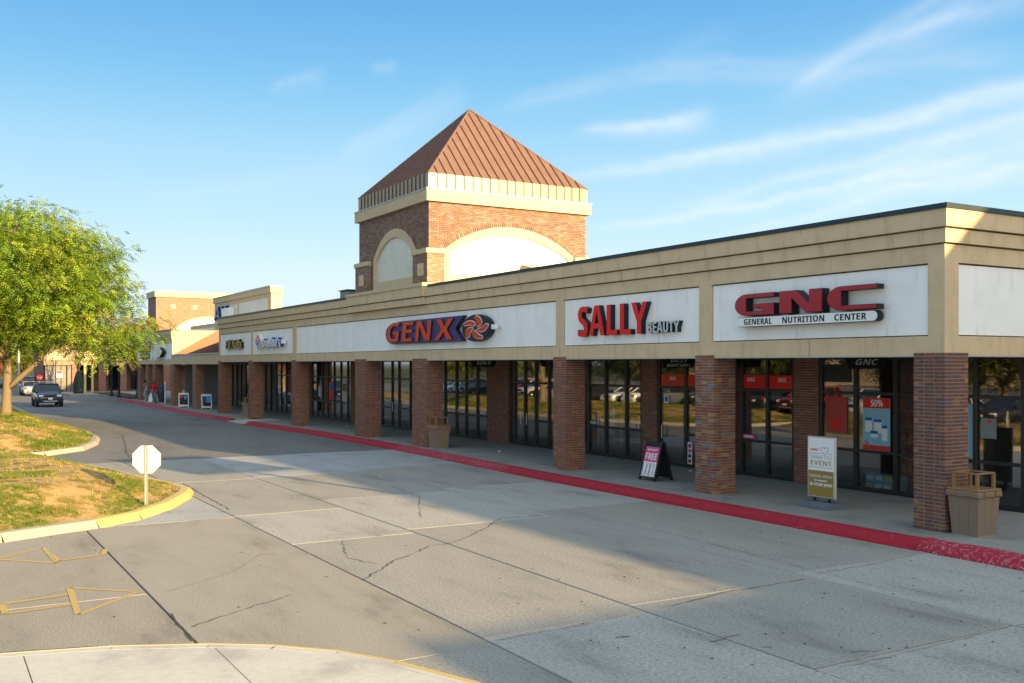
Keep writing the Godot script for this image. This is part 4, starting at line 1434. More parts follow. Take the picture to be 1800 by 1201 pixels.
func wall_signs() -> void:
	# block letters over a white lozenge, by the corner
	var s := thing("wall_sign", "dark red block-letter sign over a white lozenge strip, on the panel nearest the corner", "sign", Vector3(0, 0, -0.045), 0.0, "signs on the white panels")
	var g := [[1, 1], [1, 0.8], [0.3, 0.8], [0.3, 0.2], [0.68, 0.2], [0.68, 0.33], [0.48, 0.33], [0.48, 0.53], [1, 0.53], [1, 0]] + arc(0.3, 0.5, 0.3, 0.5, 270, 90, 12)
	var n := [[0, 0], [0, 1], [0.42, 1], [0.7, 0.42], [0.7, 1], [1, 1], [1, 0], [0.62, 0], [0.3, 0.66], [0.3, 0]]
	var c := [[1, 1], [1, 0.8], [0.3, 0.8], [0.3, 0.2], [1, 0.2], [1, 0]] + arc(0.3, 0.5, 0.3, 0.5, 270, 90, 12)
	can_letter(s, poly2(g, 1.2, 0.48, -5.19, 4.27), 0.05, 0.2, M.crimson, M.black)
	can_letter(s, poly2(n, 1.18, 0.48, -3.84, 4.27), 0.05, 0.2, M.crimson, M.black)
	can_letter(s, poly2(c, 1.22, 0.48, -2.54, 4.27), 0.05, 0.2, M.crimson, M.black)
	var loz := arc(-1.43, 4.135, 0.105, 0.105, -90, 90, 10) + arc(-5.08, 4.135, 0.105, 0.105, 90, 270, 10)
	var strip := can_letter(s, poly2(loz, 1, 1), 0.05, 0.17, M.white_gloss, M.black, "lozenge")
	for w in [["GENERAL", -4.5, 0.86], ["NUTRITION", -3.2, 1.18], ["CENTER", -1.98, 0.8]]:
		print_on(strip, "lettering", w[0], 0.125, w[2], M.dark_green, Vector3(w[1], 4.135, 0.236))

	s = thing("wall_sign", "bright red tall letters with small dark lettering at their foot, on the second panel", "sign", Vector3(0, 0, -0.045), 0.0, "signs on the white panels")
	channel_letters(s, "SALLY", 0.8, 3.12, 0.15, M.red, M.navy, Vector3(-11.6, 3.98, 0.0))
	channel_letters(s, "BEAUTY", 0.27, 1.25, 0.13, M.pale_grey, M.dark_green, Vector3(-8.5, 3.99, 0.0))

	# slanted orange letters on a purple backing, with the pinwheel
	s = thing("wall_sign", "slanted orange-red letters on purple backing beside a red and navy pinwheel disc", "sign", Vector3(0, 0, -0.045), 0.0, "signs on the white panels")
	var back := [[-18.35, 4.86], [-18.95, 4.42], [-18.4, 3.98], [-24.2, 3.98]] + arc(-24.2, 4.38, 0.75, 0.4, 260, 120, 10) + [[-23.6, 4.84]]
	can_letter(s, poly2(back, 1, 1), 0.05, 0.14, M.purple, M.navy, "backing")
	var x := -24.85
	for ch in [["G", 1.35], ["E", 1.25], ["N", 1.55], ["", 0.25], ["X", 1.35]]:
		if ch[0] != "":
			channel_letters(s, ch[0], 0.72, ch[1], 0.06, M.orange_red, M.navy, Vector3(x, 4.06, 0.19), 0.0, 0.22)
		x += ch[1]
	var pin := Vector2(-17.45, 4.4)
	var disc := []
	for i in 40:
		var a := TAU * i / 40.0
		disc.append([pin.x + 0.98 * cos(a), pin.y + 0.45 * sin(a)])
	var d := can_letter(s, poly2(disc, 1, 1), 0.05, 0.16, M.navy, M.navy, "disc")
	for i in 5:
		var a0 := TAU * i / 5.0 + 0.3
		var white := []
		var red := []
		for k in 13:
			var t := k / 12.0
			white.append([a0 + t * 1.25 - 0.05, 0.16 + 0.8 * pow(t, 0.55)])
		for k in 13:
			var t := 1.0 - k / 12.0
			white.append([a0 + 0.62 + t * 0.74, 0.16 + 0.62 * t * t])
		for q in white:
			red.append([q[0], q[1]])
		var pw := PackedVector2Array()
		for q in white:
			pw.append(Vector2(q[1] * cos(q[0]) * 0.98, q[1] * sin(q[0]) * 0.45) + pin)
		if Geometry2D.triangulate_polygon(pw).size() > 0:
			var st := begin()
			slab_xy(st, pw, 0.22, 0.232)
			part(d, "blade_edge", done(st), M.white)
			var small := Geometry2D.offset_polygon(pw, -0.022)
			for sm in small:
				st = begin()
				slab_xy(st, sm, 0.234, 0.246)
				part(d, "blade", done(st), M.orange_red)
	var lamp := thing("flood_light", "small white flood light at the right edge of the pinwheel disc", "light fitting", Vector3(-16.2, 4.4, -0.045))
	part(lamp, "housing", bevel_box(Vector3(0.24, 0.16, 0.14), 0.015), M.white, Vector3(0, 0, 0.2))
	part(lamp, "bracket", box_mesh(Vector3(-0.03, -0.03, 0), Vector3(0.03, 0.03, 0.13)), M.steel)

	# pizza tile and blue letters
	s = thing("wall_sign", "red and blue tilted tile with white-edged blue letters on the fourth panel", "sign", Vector3(0, 0, -0.045), 0.0, "signs on the white panels")
	var hw := 0.62
	var hh := 0.45
	var dm := [[-42.2, 4.42 + hh], [-42.2 + hw, 4.42], [-42.2, 4.42 - hh], [-42.2 - hw, 4.42]]
	var tile := can_letter(s, poly2(dm, 1, 1), 0.03, 0.22, M.white, M.white, "tile")
	var upper := begin()
	slab_xy(upper, poly2([[-42.2, 4.82], [-41.7, 4.46], [-41.95, 4.28], [-42.45, 4.64]], 1, 1), 0.266, 0.276)
	part(tile, "red_half", done(upper), M.red)
	upper = begin()
	slab_xy(upper, poly2([[-42.5, 4.6], [-42.0, 4.24], [-42.2, 4.04], [-42.72, 4.42]], 1, 1), 0.266, 0.276)
	part(tile, "blue_half", done(upper), M.blue)
	for p in [[-42.1, 4.55], [-42.5, 4.4], [-42.25, 4.2]]:
		var dot := begin()
		slab_xy(dot, poly2(arc(p[0], p[1], 0.08, 0.055, 0, 330, 11), 1, 1), 0.278, 0.284)
		part(tile, "dot", done(dot), M.white)
	channel_letters(s, "Domino's", 0.46, 3.2, 0.22, M.white, M.blue, Vector3(-41.6, 4.12, 0.0))
	part(s, "flood_light", bevel_box(Vector3(0.3, 0.22, 0.2), 0.02), M.white, Vector3(-38.05, 4.36, 0.16))

	# dark script on the panel at the low arcade
	s = thing("wall_sign", "black and gold script letters on the greenish panel beside the low arcade", "sign", Vector3(0, 0, -0.045), 0.0, "signs on the white panels")
	channel_letters(s, "Elf Nails", 0.5, 3.6, 0.14, M.gold_text, M.black, Vector3(-49.5, 4.12, 0.0), 0.0, 0.15, serif)

	# second block
	s = thing("wall_sign", "white shield-shaped cabinet sign on the second block's near panel", "sign", Vector3(0, 0, -0.05), 0.0, "signs on the second block")
	can_letter(s, poly2([[-70.8, 4.5], [-68.2, 4.5], [-67.2, 4.15], [-68.2, 3.75], [-70.8, 3.75]], 1, 1), 0.02, 0.3, M.white, M.black, "cabinet")
	part(s, "yellow_mark", bevel_box(Vector3(0.45, 0.4, 0.012), 0.003), M.yellow, Vector3(-68.4, 4.12, 0.34))
	s = thing("wall_sign", "yellow letters on dark boards on the second block's far panel", "sign", Vector3(0, 0, -0.05), 0.0, "signs on the second block")
	part(s, "board", box_mesh(Vector3(-78.2, 4.2, 0.0), Vector3(-73.2, 4.72, 0.06)), M.black)
	part(s, "board", box_mesh(Vector3(-77.6, 3.65, 0.0), Vector3(-73.6, 4.1, 0.06)), M.black)
	for k in 7:
		part(s, "letter", bevel_box(Vector3(0.42, 0.36, 0.03), 0.005), M.yellow, Vector3(-77.75 + k * 0.68, 4.46, 0.08))
	for k in 5:
		part(s, "letter", bevel_box(Vector3(0.48, 0.3, 0.03), 0.005), M.yellow, Vector3(-77.1 + k * 0.75, 3.87, 0.08))
	s = thing("wall_sign", "navy letters half covered by a white box on the raised far parapet", "sign", Vector3(0, 0, -7.96))
	channel_letters(s, "AV", 1.2, 4.2, 0.3, M.blue, M.navy, Vector3(-83.6, 7.3, 0.0), 0.0, 0.2)
	part(s, "cabinet", bevel_box(Vector3(2.6, 1.0, 0.5), 0.03), M.white, Vector3(-78.6, 7.75, 0.27))

	# boards hung from the arcade ceiling, edge-on to the shops
	hung_board("GNC", Vector3(-3.6, 3.24, -2.2), 1.35, "black hanging board with slanted pale letters under the ceiling by the corner")
	hung_board("SALLY|BEAUTY SUPPLY", Vector3(-10.6, 3.24, -2.7), 1.25, "black hanging board with two lines of pale letters under the ceiling of the second bay")
	hung_board("GEN-X", Vector3(-21.0, 3.24, -2.08), 1.1, "black hanging board with one pale word beside the wide brick pier")
	hung_board("", Vector3(-9.2, 3.26, -3.1), 0.9, "plain black hanging board seen end-on behind the second column")

func hung_board(txt: String, at: Vector3, w: float, label: String) -> void:
	var o := thing("hanging_sign", label, "sign", at, PI / 2, "boards hung under the arcade")
	var st := begin()
	slab_xy(st, PackedVector2Array([Vector2(-w * 0.5, 0.16), Vector2(w * 0.5, 0.16), Vector2(w * 0.5, 0.1), Vector2(w * 0.42, -0.14), Vector2(-w * 0.42, -0.14), Vector2(-w * 0.5, 0.1)]), -0.03, 0.03)
	part(o, "board", done(st), M.black)
	var lines := txt.split("|")
	for i in lines.size():
		if lines[i] != "":
			var cap := 0.13 if lines.size() == 1 else 0.08
			var p := print_on(o, "lettering", lines[i], cap, w * (0.55 if lines.size() == 1 else 0.5 + 0.2 * i), M.pale_gold, Vector3(0, (0.01 if lines.size() == 1 else 0.06 - 0.13 * i), 0.033))
			p.transform.basis = p.transform.basis * Basis(Vector3(1, 0, 0), Vector3(0.25, 1, 0), Vector3(0, 0, 1))

# ---------------------------------------------------------------- pavement things
func trash_bin(at: Vector3, label: String, turn := 0.0) -> void:
	var o := thing("trash_bin", label, "trash bin", at, turn, "pebbled litter bins")
	var lo := 0.255
	var hi := 0.305
	var h := 0.70
	# each side: three pebbled staves with grooves, tapering down
	for side in 4:
		var t := Transform3D(Basis(Vector3.UP, side * PI / 2.0), Vector3.ZERO)
		for k in 3:
			var a := -1.0 + k * 2.0 / 3.0 + 0.012
			var b := -1.0 + (k + 1) * 2.0 / 3.0 - 0.012
			var st := begin()
			var p := [Vector3(a * lo, 0.02, lo), Vector3(b * lo, 0.02, lo), Vector3(b * hi, h, hi), Vector3(a * hi, h, hi)]
			var q := []
			for v in p:
				q.append(Vector3(v.x, v.y, v.z - 0.03))
			quad(st, t * p[3], t * p[2], t * p[1], t * p[0])
			quad(st, t * p[0], t * p[1], t * q[1], t * q[0])
			quad(st, t * p[2], t * p[3], t * q[3], t * q[2])
			quad(st, t * p[1], t * p[2], t * q[2], t * q[1])
			quad(st, t * p[3], t * p[0], t * q[0], t * q[3])
			part(o, "stave", done(st), M.pebble)
	var st2 := begin()
	var ring0 := []
	var ring1 := []
	for k in 4:
		var a := PI / 4.0 + k * PI / 2.0
		ring0.append(Vector3(sin(a) * (lo - 0.008) * sqrt(2.0), 0.0, cos(a) * (lo - 0.008) * sqrt(2.0)))
		ring1.append(Vector3(sin(a) * (hi - 0.008) * sqrt(2.0), h - 0.01, cos(a) * (hi - 0.008) * sqrt(2.0)))
	for k in 4:
		var n := (k + 1) % 4
		quad(st2, ring1[k], ring1[n], ring0[n], ring0[k])
	quad(st2, ring1[3], ring1[2], ring1[1], ring1[0])
	part(o, "body", done(st2), M.mortar)
	var rim := part(o, "rim", bevel_box(Vector3(0.68, 0.11, 0.68), 0.02), M.pebble, Vector3(0, 0.75, 0))
	for x in [-0.16, 0.16]:
		part(rim, "latch", bevel_box(Vector3(0.09, 0.09, 0.03), 0.008), M.lid, Vector3(x, 0.02, 0.35))
		part(rim, "latch", bevel_box(Vector3(0.03, 0.09, 0.09), 0.008), M.lid, Vector3(0.35, 0.02, x))
	part(o, "lid", bevel_box(Vector3(0.66, 0.035, 0.66), 0.012), M.lid, Vector3(0, 0.825, 0))
	st2 = begin()
	for sx in [-0.23, 0.23]:
		for sz in [-0.23, 0.23]:
			box(st2, Vector3(sx - 0.025, 0.84, sz - 0.025), Vector3(sx + 0.025, 1.10, sz + 0.025))
	part(o, "hood_posts", done(st2), M.lid)
	var top := part(o, "hood", bevel_box(Vector3(0.51, 0.03, 0.06), 0.008), M.lid, Vector3(0, 1.115, 0.225))
	part(top, "rail", bevel_box(Vector3(0.51, 0.03, 0.06), 0.008), M.lid, Vector3(0, 0, -0.45))
	part(top, "rail", bevel_box(Vector3(0.06, 0.03, 0.39), 0.008), M.lid, Vector3(0.225, 0, -0.225))
	part(top, "rail", bevel_box(Vector3(0.06, 0.03, 0.39), 0.008), M.lid, Vector3(-0.225, 0, -0.225))

func a_frame(at: Vector3, turn: float, label: String, body: Material) -> Node3D:
	var o := thing("sandwich_board", label, "sandwich board", at, turn, "sandwich boards on the pavement")
	var w := 0.68
	for s in [1.0, -1.0]:
		var lean := Basis(Vector3(1, 0, 0), -s * 0.26)
		var st := begin()
		var t := Transform3D(lean, Vector3(0, 0, s * 0.29))
		# frame rails and a sunk panel
		box_t(st, t * Transform3D(Basis.IDENTITY, Vector3(-w * 0.5 + 0.03, 0.52, 0)), Vector3(0.06, 1.04, 0.05))
		box_t(st, t * Transform3D(Basis.IDENTITY, Vector3(w * 0.5 - 0.03, 0.52, 0)), Vector3(0.06, 1.04, 0.05))
		box_t(st, t * Transform3D(Basis.IDENTITY, Vector3(0, 0.1, 0)), Vector3(w - 0.12, 0.06, 0.05))
		box_t(st, t * Transform3D(Basis.IDENTITY, Vector3(0, 1.0, 0)), Vector3(w - 0.12, 0.08, 0.05))
		part(o, "leg_frame", done(st), body)
		st = begin()
		box_t(st, t * Transform3D(Basis.IDENTITY, Vector3(0, 0.545, 0)), Vector3(w - 0.12, 0.83, 0.02))
		part(o, "board", done(st), body)
	return o

func street_things() -> void:
	trash_bin(Vector3(0.39, 0.15, -0.27), "pebbled litter bin with brown hood beside the corner column")
	trash_bin(Vector3(-21.1, 0.15, -0.28), "pebbled litter bin with brown hood in front of the wide column below the pinwheel sign")
	trash_bin(Vector3(-45.3, 0.15, -0.15), "pebbled litter bin mostly hidden behind the column below the tile sign")
	trash_bin(Vector3(-63.2, 0.15, -0.5), "pebbled litter bin beside the white sandwich board in the low arcade")

	# swing sign by the corner
	var o := thing("swing_sign", "white and gold poster stand on a grey base near the corner column", "sign stand", Vector3(-3.35, 0.15, -0.55))
	var st := begin()
	slab_xy(st, PackedVector2Array([Vector2(-0.3, 0), Vector2(0.3, 0), Vector2(0.3, 0.05), Vector2(0.12, 0.13), Vector2(-0.12, 0.13), Vector2(-0.3, 0.05)]), -0.4, 0.4, Transform3D(Basis(Vector3(0, 0, 1), Vector3(0, 1, 0), Vector3(-1, 0, 0)), Vector3.ZERO))
	part(o, "base", done(st), M.base_grey)
	for x in [-0.2, 0.2]:
		part(o, "spring", bevel_box(Vector3(0.06, 0.08, 0.05), 0.008), M.black, Vector3(x, 0.165, 0))
	part(o, "frame", bevel_box(Vector3(0.78, 1.32, 0.06), 0.018), M.steel, Vector3(0, 0.86, 0))
	var sheet := part(o, "poster", bevel_box(Vector3(0.70, 1.24, 0.01), 0.002), M.white, Vector3(0, 0.86, 0.032))
	part(sheet, "gold_field", bevel_box(Vector3(0.69, 0.54, 0.004), 0.001), M.gold, Vector3(0, -0.345, 0.006))
	print_on(sheet, "lettering", "GNC", 0.05, 0.25, M.red, Vector3(-0.18, 0.37, 0.007))
	print_on(sheet, "lettering", "THANK YOU", 0.075, 0.6, M.pale_grey, Vector3(0.0, 0.215, 0.007))
	print_on(sheet, "lettering", "EVENT", 0.1, 0.6, M.gold_text, Vector3(0.0, 0.09, 0.007))
	print_on(sheet, "lettering", "SPECIAL DEALS", 0.055, 0.62, M.pale_gold, Vector3(0, -0.19, 0.01))
	print_on(sheet, "lettering", "for members", 0.04, 0.36, M.white, Vector3(0, -0.28, 0.01))
	print_on(sheet, "lettering", "IN STORE NOW!", 0.06, 0.62, M.white, Vector3(0, -0.37, 0.01))
	st = begin()
	box(st, Vector3(-0.32, -0.005, 0.005), Vector3(0.32, 0.005, 0.009))
	box(st, Vector3(-0.32, 0.285, 0.005), Vector3(-0.02, 0.297, 0.009))
	box(st, Vector3(0.22, 0.285, 0.005), Vector3(0.32, 0.297, 0.009))
	part(sheet, "rule", done(st), M.gold_text)
	var heart := []
	for i in 33:
		var t := TAU * i / 32.0
		heart.append(Vector3(0.1 + 0.0062 * 16.0 * pow(sin(t), 3.0), 0.36 + 0.0062 * (13.0 * cos(t) - 5.0 * cos(2.0 * t) - 2.0 * cos(3.0 * t) - cos(4.0 * t)), 0.008))
	var rr := []
	for h in heart:
		rr.append(0.006)
	st = begin()
	tube(st, heart, rr, 5, false)
	part(sheet, "heart", done(st), M.gold_text)

	# black sandwich board with the pink poster
	o = a_frame(Vector3(-9.15, 0.15, -0.72), 0.0, "black sandwich board with pink and white poster by the second column", M.black)
	var lean := Basis(Vector3(1, 0, 0), -0.26)
	var face := Transform3D(lean, Vector3(0, 0, 0.29))
	st = begin()
	box_t(st, Transform3D.IDENTITY, Vector3(0.56, 0.8, 0.008))
	var post := part(o, "poster", done(st), M.pink)
	post.transform = face * Transform3D(Basis.IDENTITY, Vector3(0, 0.5, 0.018))
	print_on(post, "lettering", "SALLY BEAUTY", 0.045, 0.4, M.white, Vector3(0, 0.32, 0.006))
	print_on(post, "lettering", "FREE", 0.17, 0.5, M.white, Vector3(0, 0.14, 0.006))
	part(post, "photo", box_mesh(Vector3(-0.27, -0.39, 0.0045), Vector3(0.27, 0.0, 0.0075)), M.white)
	var cs := [M.navy, M.pink, M.grey, M.crimson, M.navy, M.pale_grey, M.pink]
	for i in 7:
		st = begin()
		bar(st, Vector3(-0.24 + i * 0.075, -0.37, 0.009), Vector3(-0.2 + i * 0.07 + (0.08 if i % 2 else -0.06), -0.03, 0.009), 0.022, 0.002)
		part(post, "brush", done(st), cs[i])

	# white sandwich boards by the low arcade
	o = a_frame(Vector3(-57.7, 0.15, -0.75), PI / 2 - 0.15, "white sandwich board with blue and purple poster, second column of the low arcade", M.white)
	var sh := part(o, "poster", bevel_box(Vector3(0.56, 0.72, 0.008), 0.002), M.sky_blue)
	sh.transform = face * Transform3D(Basis.IDENTITY, Vector3(0, 0.55, 0.018))
	part(sh, "purple_field", box_mesh(Vector3(-0.27, -0.2, 0.0045), Vector3(0.0, 0.3, 0.007)), M.purple)
	part(sh, "car_photo", box_mesh(Vector3(-0.2, -0.34, 0.0075), Vector3(0.26, -0.1, 0.0095)), M.black)
	o = a_frame(Vector3(-61.2, 0.15, 0.0), PI / 2 - 0.15, "white sandwich board with dark poster near the litter bin of the low arcade", M.white)
	sh = part(o, "poster", bevel_box(Vector3(0.56, 0.72, 0.008), 0.002), M.black)
	sh.transform = face * Transform3D(Basis.IDENTITY, Vector3(0, 0.55, 0.018))
	part(sh, "red_mark", bevel_box(Vector3(0.2, 0.16, 0.004), 0.001), M.red, Vector3(-0.14, 0.24, 0.007))
	part(sh, "blue_mark", bevel_box(Vector3(0.16, 0.26, 0.004), 0.001), M.sky_blue, Vector3(0.12, 0.16, 0.007))
	o = a_frame(Vector3(-71.2, 0.15, 0.15), PI / 2 - 1.3, "white sandwich board seen edge-on beside the group of people", M.white)

	o = thing("white_post", "thin white post standing at the pavement edge in front of the second shop block", "post", Vector3(-68.2, 0.15, -0.15))
	st = begin()
	tube(st, [Vector3(0, 0, 0), Vector3(0, 1.75, 0)], [0.05, 0.05], 8)
	part(o, "shaft", done(st), M.white)

	# octagonal sign seen from behind
	o = thing("stop_sign", "octagonal road sign seen from behind on a low post at the grass island tip", "sign", Vector3(-11.05, mound(Vector2(-11.05, 11.75), poly_of(ISLAND_A)), 11.75), deg_to_rad(62.0))
	st = begin()
	box(st, Vector3(-0.032, -0.1, -0.02), Vector3(0.032, 1.3, -0.012))
	box(st, Vector3(-0.032, -0.1, -0.02), Vector3(-0.024, 1.3, 0.012))
	box(st, Vector3(0.024, -0.1, -0.02), Vector3(0.032, 1.3, 0.012))
	part(o, "post", done(st), M.galvanised)
	st = begin()
	var oct := PackedVector2Array()
	for i in 8:
		var a := PI / 8.0 + i * PI / 4.0
		oct.append(Vector2(cos(a), sin(a)) * 0.325 + Vector2(0, 1.0))
	slab_xy(st, oct, -0.026, -0.0225)
	part(o, "plate", done(st), M.sign_back)
	st = begin()
	slab_xy(st, oct, -0.030, -0.0275)
	part(o, "red_face", done(st), M.red)
	for y in [0.86, 1.2]:
		part(o, "bolt", bevel_box(Vector3(0.02, 0.02, 0.012), 0.003), M.steel, Vector3(0, y, -0.006))

	# far end of the court
	o = thing("stop_sign", "small red stop sign facing the drive beside the far cars", "sign", Vector3(-107.0, 0.0, 5.1), PI / 2 - 0.1)
	st = begin()
	tube(st, [Vector3(0, 0, 0), Vector3(0, 2.0, 0)], [0.04, 0.04], 6)
	part(o, "post", done(st), M.galvanised)
	oct = PackedVector2Array()
	for i in 8:
		var a := PI / 8.0 + i * PI / 4.0
		oct.append(Vector2(cos(a), sin(a)) * 0.33 + Vector2(0, 1.75))
	st = begin()
	slab_xy(st, oct, 0.045, 0.055)
	part(o, "plate", done(st), M.red)
	print_on(o, "lettering", "STOP", 0.2, 0.5, M.white, Vector3(0, 1.75, 0.058))
	for k in 2:
		var z := 0.35 - k * 0.75
		o = thing("cream_post", ["cream post of the far court, left one of the pair", "cream post of the far court, right one of the pair"][k], "post", Vector3(-107.0, 0.15, z + 0.2), 0.0, "posts of the far court")
		st = begin()
		tube(st, [Vector3.ZERO, Vector3(0, 3.2, 0)], [0.13, 0.13], 8)
		part(o, "shaft", done(st), M.cream_post)
	for k in 2:
		o = thing("green_post", ["dark green lamp post farther from the small tree", "dark green lamp post close beside the small tree"][k], "post", Vector3([-89.3, -85.4][k], 0.15, [0.5, 0.45][k]), 0.0, "dark posts by the tree bed")
		st = begin()
		tube(st, [Vector3.ZERO, Vector3(0, 0.2, 0), Vector3(0, 0.22, 0), Vector3(0, 2.75, 0)], [0.2, 0.2, 0.1, 0.1], 8)
		part(o, "shaft", done(st), M.dark_green)
	o = thing("light_pole", "tall thin grey pole behind the far cars", "pole", Vector3(-118.0, 0, 6.3))
	st = begin()
	tube(st, [Vector3.ZERO, Vector3(0, 7.5, 0)], [0.14, 0.1], 8)
	part(o, "shaft", done(st), M.pale_grey)
	part(o, "lamp_head", bevel_box(Vector3(0.7, 0.15, 0.3), 0.03), M.grey, Vector3(0.3, 7.5, 0))
	o = thing("wrapped_planter", "dark green tapered cover round a bare sapling at the far court", "planter", Vector3(-100.8, 0.15, 2.0))
	st = begin(true)
	lathe(st, [Vector2(0.5, 0), Vector2(0.5, 0.9), Vector2(0.42, 1.6), Vector2(0.2, 2.3), Vector2(0.0, 2.35)], 10)
	part(o, "cover", done(st), M.dark_green)
	var bed := part(self, "mulch_bed", box_mesh(Vector3(-103, 0.14, -2.2), Vector3(-80.7, 0.19, 0.35)), M.mulch)
	bed.set_meta("kind", "structure")
	var bd := thing("wall_notice", "white and red notice on the dark wall at the far end", "notice", Vector3(-108.28, 2.1, 3.0), PI / 2)
	part(bd, "sheet", bevel_box(Vector3(0.55, 0.75, 0.02), 0.004), M.white)
	part(bd, "red_band", box_mesh(Vector3(-0.26, 0.08, 0.011), Vector3(0.26, 0.36, 0.016)), M.red)

# ---------------------------------------------------------------- in and on the windows
func sticker(label: String, category: String, x0: float, x1: float, y0: float, y1: float, m: Material, z := -3.585) -> Node3D:
	var o := thing(category.replace(" ", "_"), label, category, Vector3((x0 + x1) * 0.5, (y0 + y1) * 0.5, z))
	part(o, "sheet", bevel_box(Vector3(absf(x1 - x0), y1 - y0, 0.006), 0.001), m)
	return o

func window_things() -> void:
	var inside := -3.586
	var o := sticker("pale blue product poster with red top in the window by the corner", "poster", -4.83, -4.04, 1.15, 2.4, M.print_blue, inside)
	part(o, "red_top", box_mesh(Vector3(-0.39, 0.38, 0.0035), Vector3(0.39, 0.62, 0.006)), M.red)
	part(o, "red_foot", box_mesh(Vector3(-0.39, -0.62, 0.0035), Vector3(0.39, -0.5, 0.006)), M.orange_red)
	print_on(o, "lettering", "50%", 0.16, 0.36, M.white, Vector3(0.02, 0.5, 0.009))
	for p in [[-0.22, -0.02, 0.2, 0.34], [0.05, -0.04, 0.22, 0.32], [0.24, -0.2, 0.16, 0.36], [-0.06, -0.24, 0.22, 0.16]]:
		var jar := part(o, "tub", bevel_box(Vector3(p[2], p[3], 0.004), 0.001), M.white, Vector3(p[0], p[1], 0.006))
		part(jar, "cap", bevel_box(Vector3(p[2], 0.07, 0.003), 0.001), M.blue, Vector3(0, p[3] * 0.5 - 0.035, 0.004))
	print_on(o, "lettering", "2x", 0.09, 0.14, M.red, Vector3(-0.28, -0.44, 0.008))
	o = sticker("magenta poster with a red triangle in the window beside the swing sign", "poster", -5.98, -5.3, 1.5, 2.38, M.crimson, inside)
	var st := begin()
	slab_xy(st, PackedVector2Array([Vector2(-0.2, -0.1), Vector2(0.2, -0.1), Vector2(0.0, -0.42)]), 0.004, 0.008)
	part(o, "triangle", done(st), M.red)
	for p in [["red sale banner across the window left of the pier, half by the column", -8.9, -8.03], ["red sale banner across the window left of the pier, half by the pier", -7.92, -7.06]]:
		o = sticker(p[0], "window banner", p[1], p[2], 2.55, 2.9, M.red, inside)
		print_on(o, "lettering", "SALE", 0.1, 0.3, M.white, Vector3(-0.12 if p[1] < -8.5 else 0.05, 0.06, 0.008))
	o = sticker("orange-red sale banner across the window left of the second column", "window banner", -12.45, -11.34, 2.55, 2.9, M.orange_red, inside)
	print_on(o, "lettering", "SALE", 0.1, 0.3, M.white, Vector3(0, 0.05, 0.008))
	o = sticker("orange-red sale banner piece right beside the second column", "window banner", -11.22, -10.12, 2.55, 2.9, M.orange_red, inside)
	o = sticker("small pink strip sticker low on the window behind the second column", "sticker", -8.9, -8.42, 1.16, 1.28, M.pink)
	part(o, "white_strip", bevel_box(Vector3(0.34, 0.04, 0.003), 0.001), M.white, Vector3(-0.03, 0, 0.005))
	o = sticker("white and blue wheelchair access sticker on the door glass", "sticker", -12.3, -12.08, 2.02, 2.26, M.white)
	part(o, "blue_mark", bevel_box(Vector3(0.14, 0.16, 0.004), 0.001), M.blue, Vector3(0, 0, 0.005))
	o = sticker("tall narrow pink and white poster low beside the second column", "poster", -11.22, -11.02, 0.24, 0.9, M.white, inside)
	for k in 4:
		part(o, "photo", bevel_box(Vector3(0.13, 0.11, 0.004), 0.001), [M.crimson, M.pink, M.purple, M.crimson][k], Vector3(0, 0.22 - k * 0.15, 0.005))
	for d in [[-15.98, "white word decal on the window left of the first mannequin"], [-13.8, "white word decal on the window beside the brick pier"], [-25.9, "white word decal on the window nearest the litter bin"], [-23.75, "white word decal on the window beside the wide brick pier"], [-31.3, "white word decal between the two wide columns"]]:
		var dec := thing("window_decal", d[1], "decal", Vector3(d[0], 1.24, -3.588), 0.0, "white word decals")
		print_on(dec, "lettering", "GEN X", 0.1, 0.52, M.white, Vector3.ZERO, Vector3.ZERO, 0.004, serif)
	o = sticker("square blue and white notice high in the right-hand window", "poster", -2.05, -1.9, 1.2, 2.35, M.print_blue, inside)
	o = sticker("grey landscape card with red mark in the window right of the corner column", "poster", -1.72, -1.36, 1.62, 2.05, M.grey, inside)
	part(o, "red_mark", bevel_box(Vector3(0.1, 0.05, 0.004), 0.001), M.red, Vector3(0.02, 0.15, 0.005))
	o = sticker("pale panel leaning low in the window right of the corner column", "poster", -1.2, -0.84, 0.6, 1.5, M.pale_grey, -3.9)
	o = sticker("red-edged white notice beside the plain brick column, left bays", "poster", -43.2, -42.7, 1.35, 2.1, M.white, inside)
	part(o, "red_edge", box_mesh(Vector3(-0.25, 0.2, 0.0035), Vector3(0.25, 0.37, 0.007)), M.red)
	o = sticker("red and blue notice in the third window left of the wide column", "poster", -41.5, -40.8, 1.2, 2.2, M.red, inside)
	part(o, "blue_part", box_mesh(Vector3(-0.34, 0.1, 0.0035), Vector3(0.34, 0.4, 0.007)), M.blue)
	o = sticker("tan and white notice in the window just left of the wide column", "poster", -39.5, -38.75, 1.2, 2.3, M.pale_gold, inside)
	part(o, "brown_part", box_mesh(Vector3(-0.3, 0.0, 0.0035), Vector3(0.3, 0.4, 0.007)), M.lid)
	o = sticker("bright blue strip sign in the window below the tile sign", "poster", -41.9, -41.75, 1.2, 2.4, M.sky_blue, -3.2)
	# stacked boxes low in the window by the corner
	for k in 8:
		var row := k / 4
		var b := thing("carton", ["pale blue carton, lower row, leftmost, stacked low in the corner window", "pale blue carton, lower row, second, stacked low in the corner window", "pale blue carton, lower row, third, stacked low in the corner window", "pale blue carton, lower row, right end, stacked low in the corner window", "pale blue carton, upper row, leftmost, stacked low in the corner window", "pale blue carton, upper row, second, stacked low in the corner window", "pale blue carton, upper row, third, stacked low in the corner window", "pale blue carton, upper row, right end, stacked low in the corner window"][k], "carton", Vector3(-4.88 + (k % 4) * 0.26 + row * 0.02, 0.147 + row * 0.21 + 0.1, -4.0), 0.0, "cartons in the corner window")
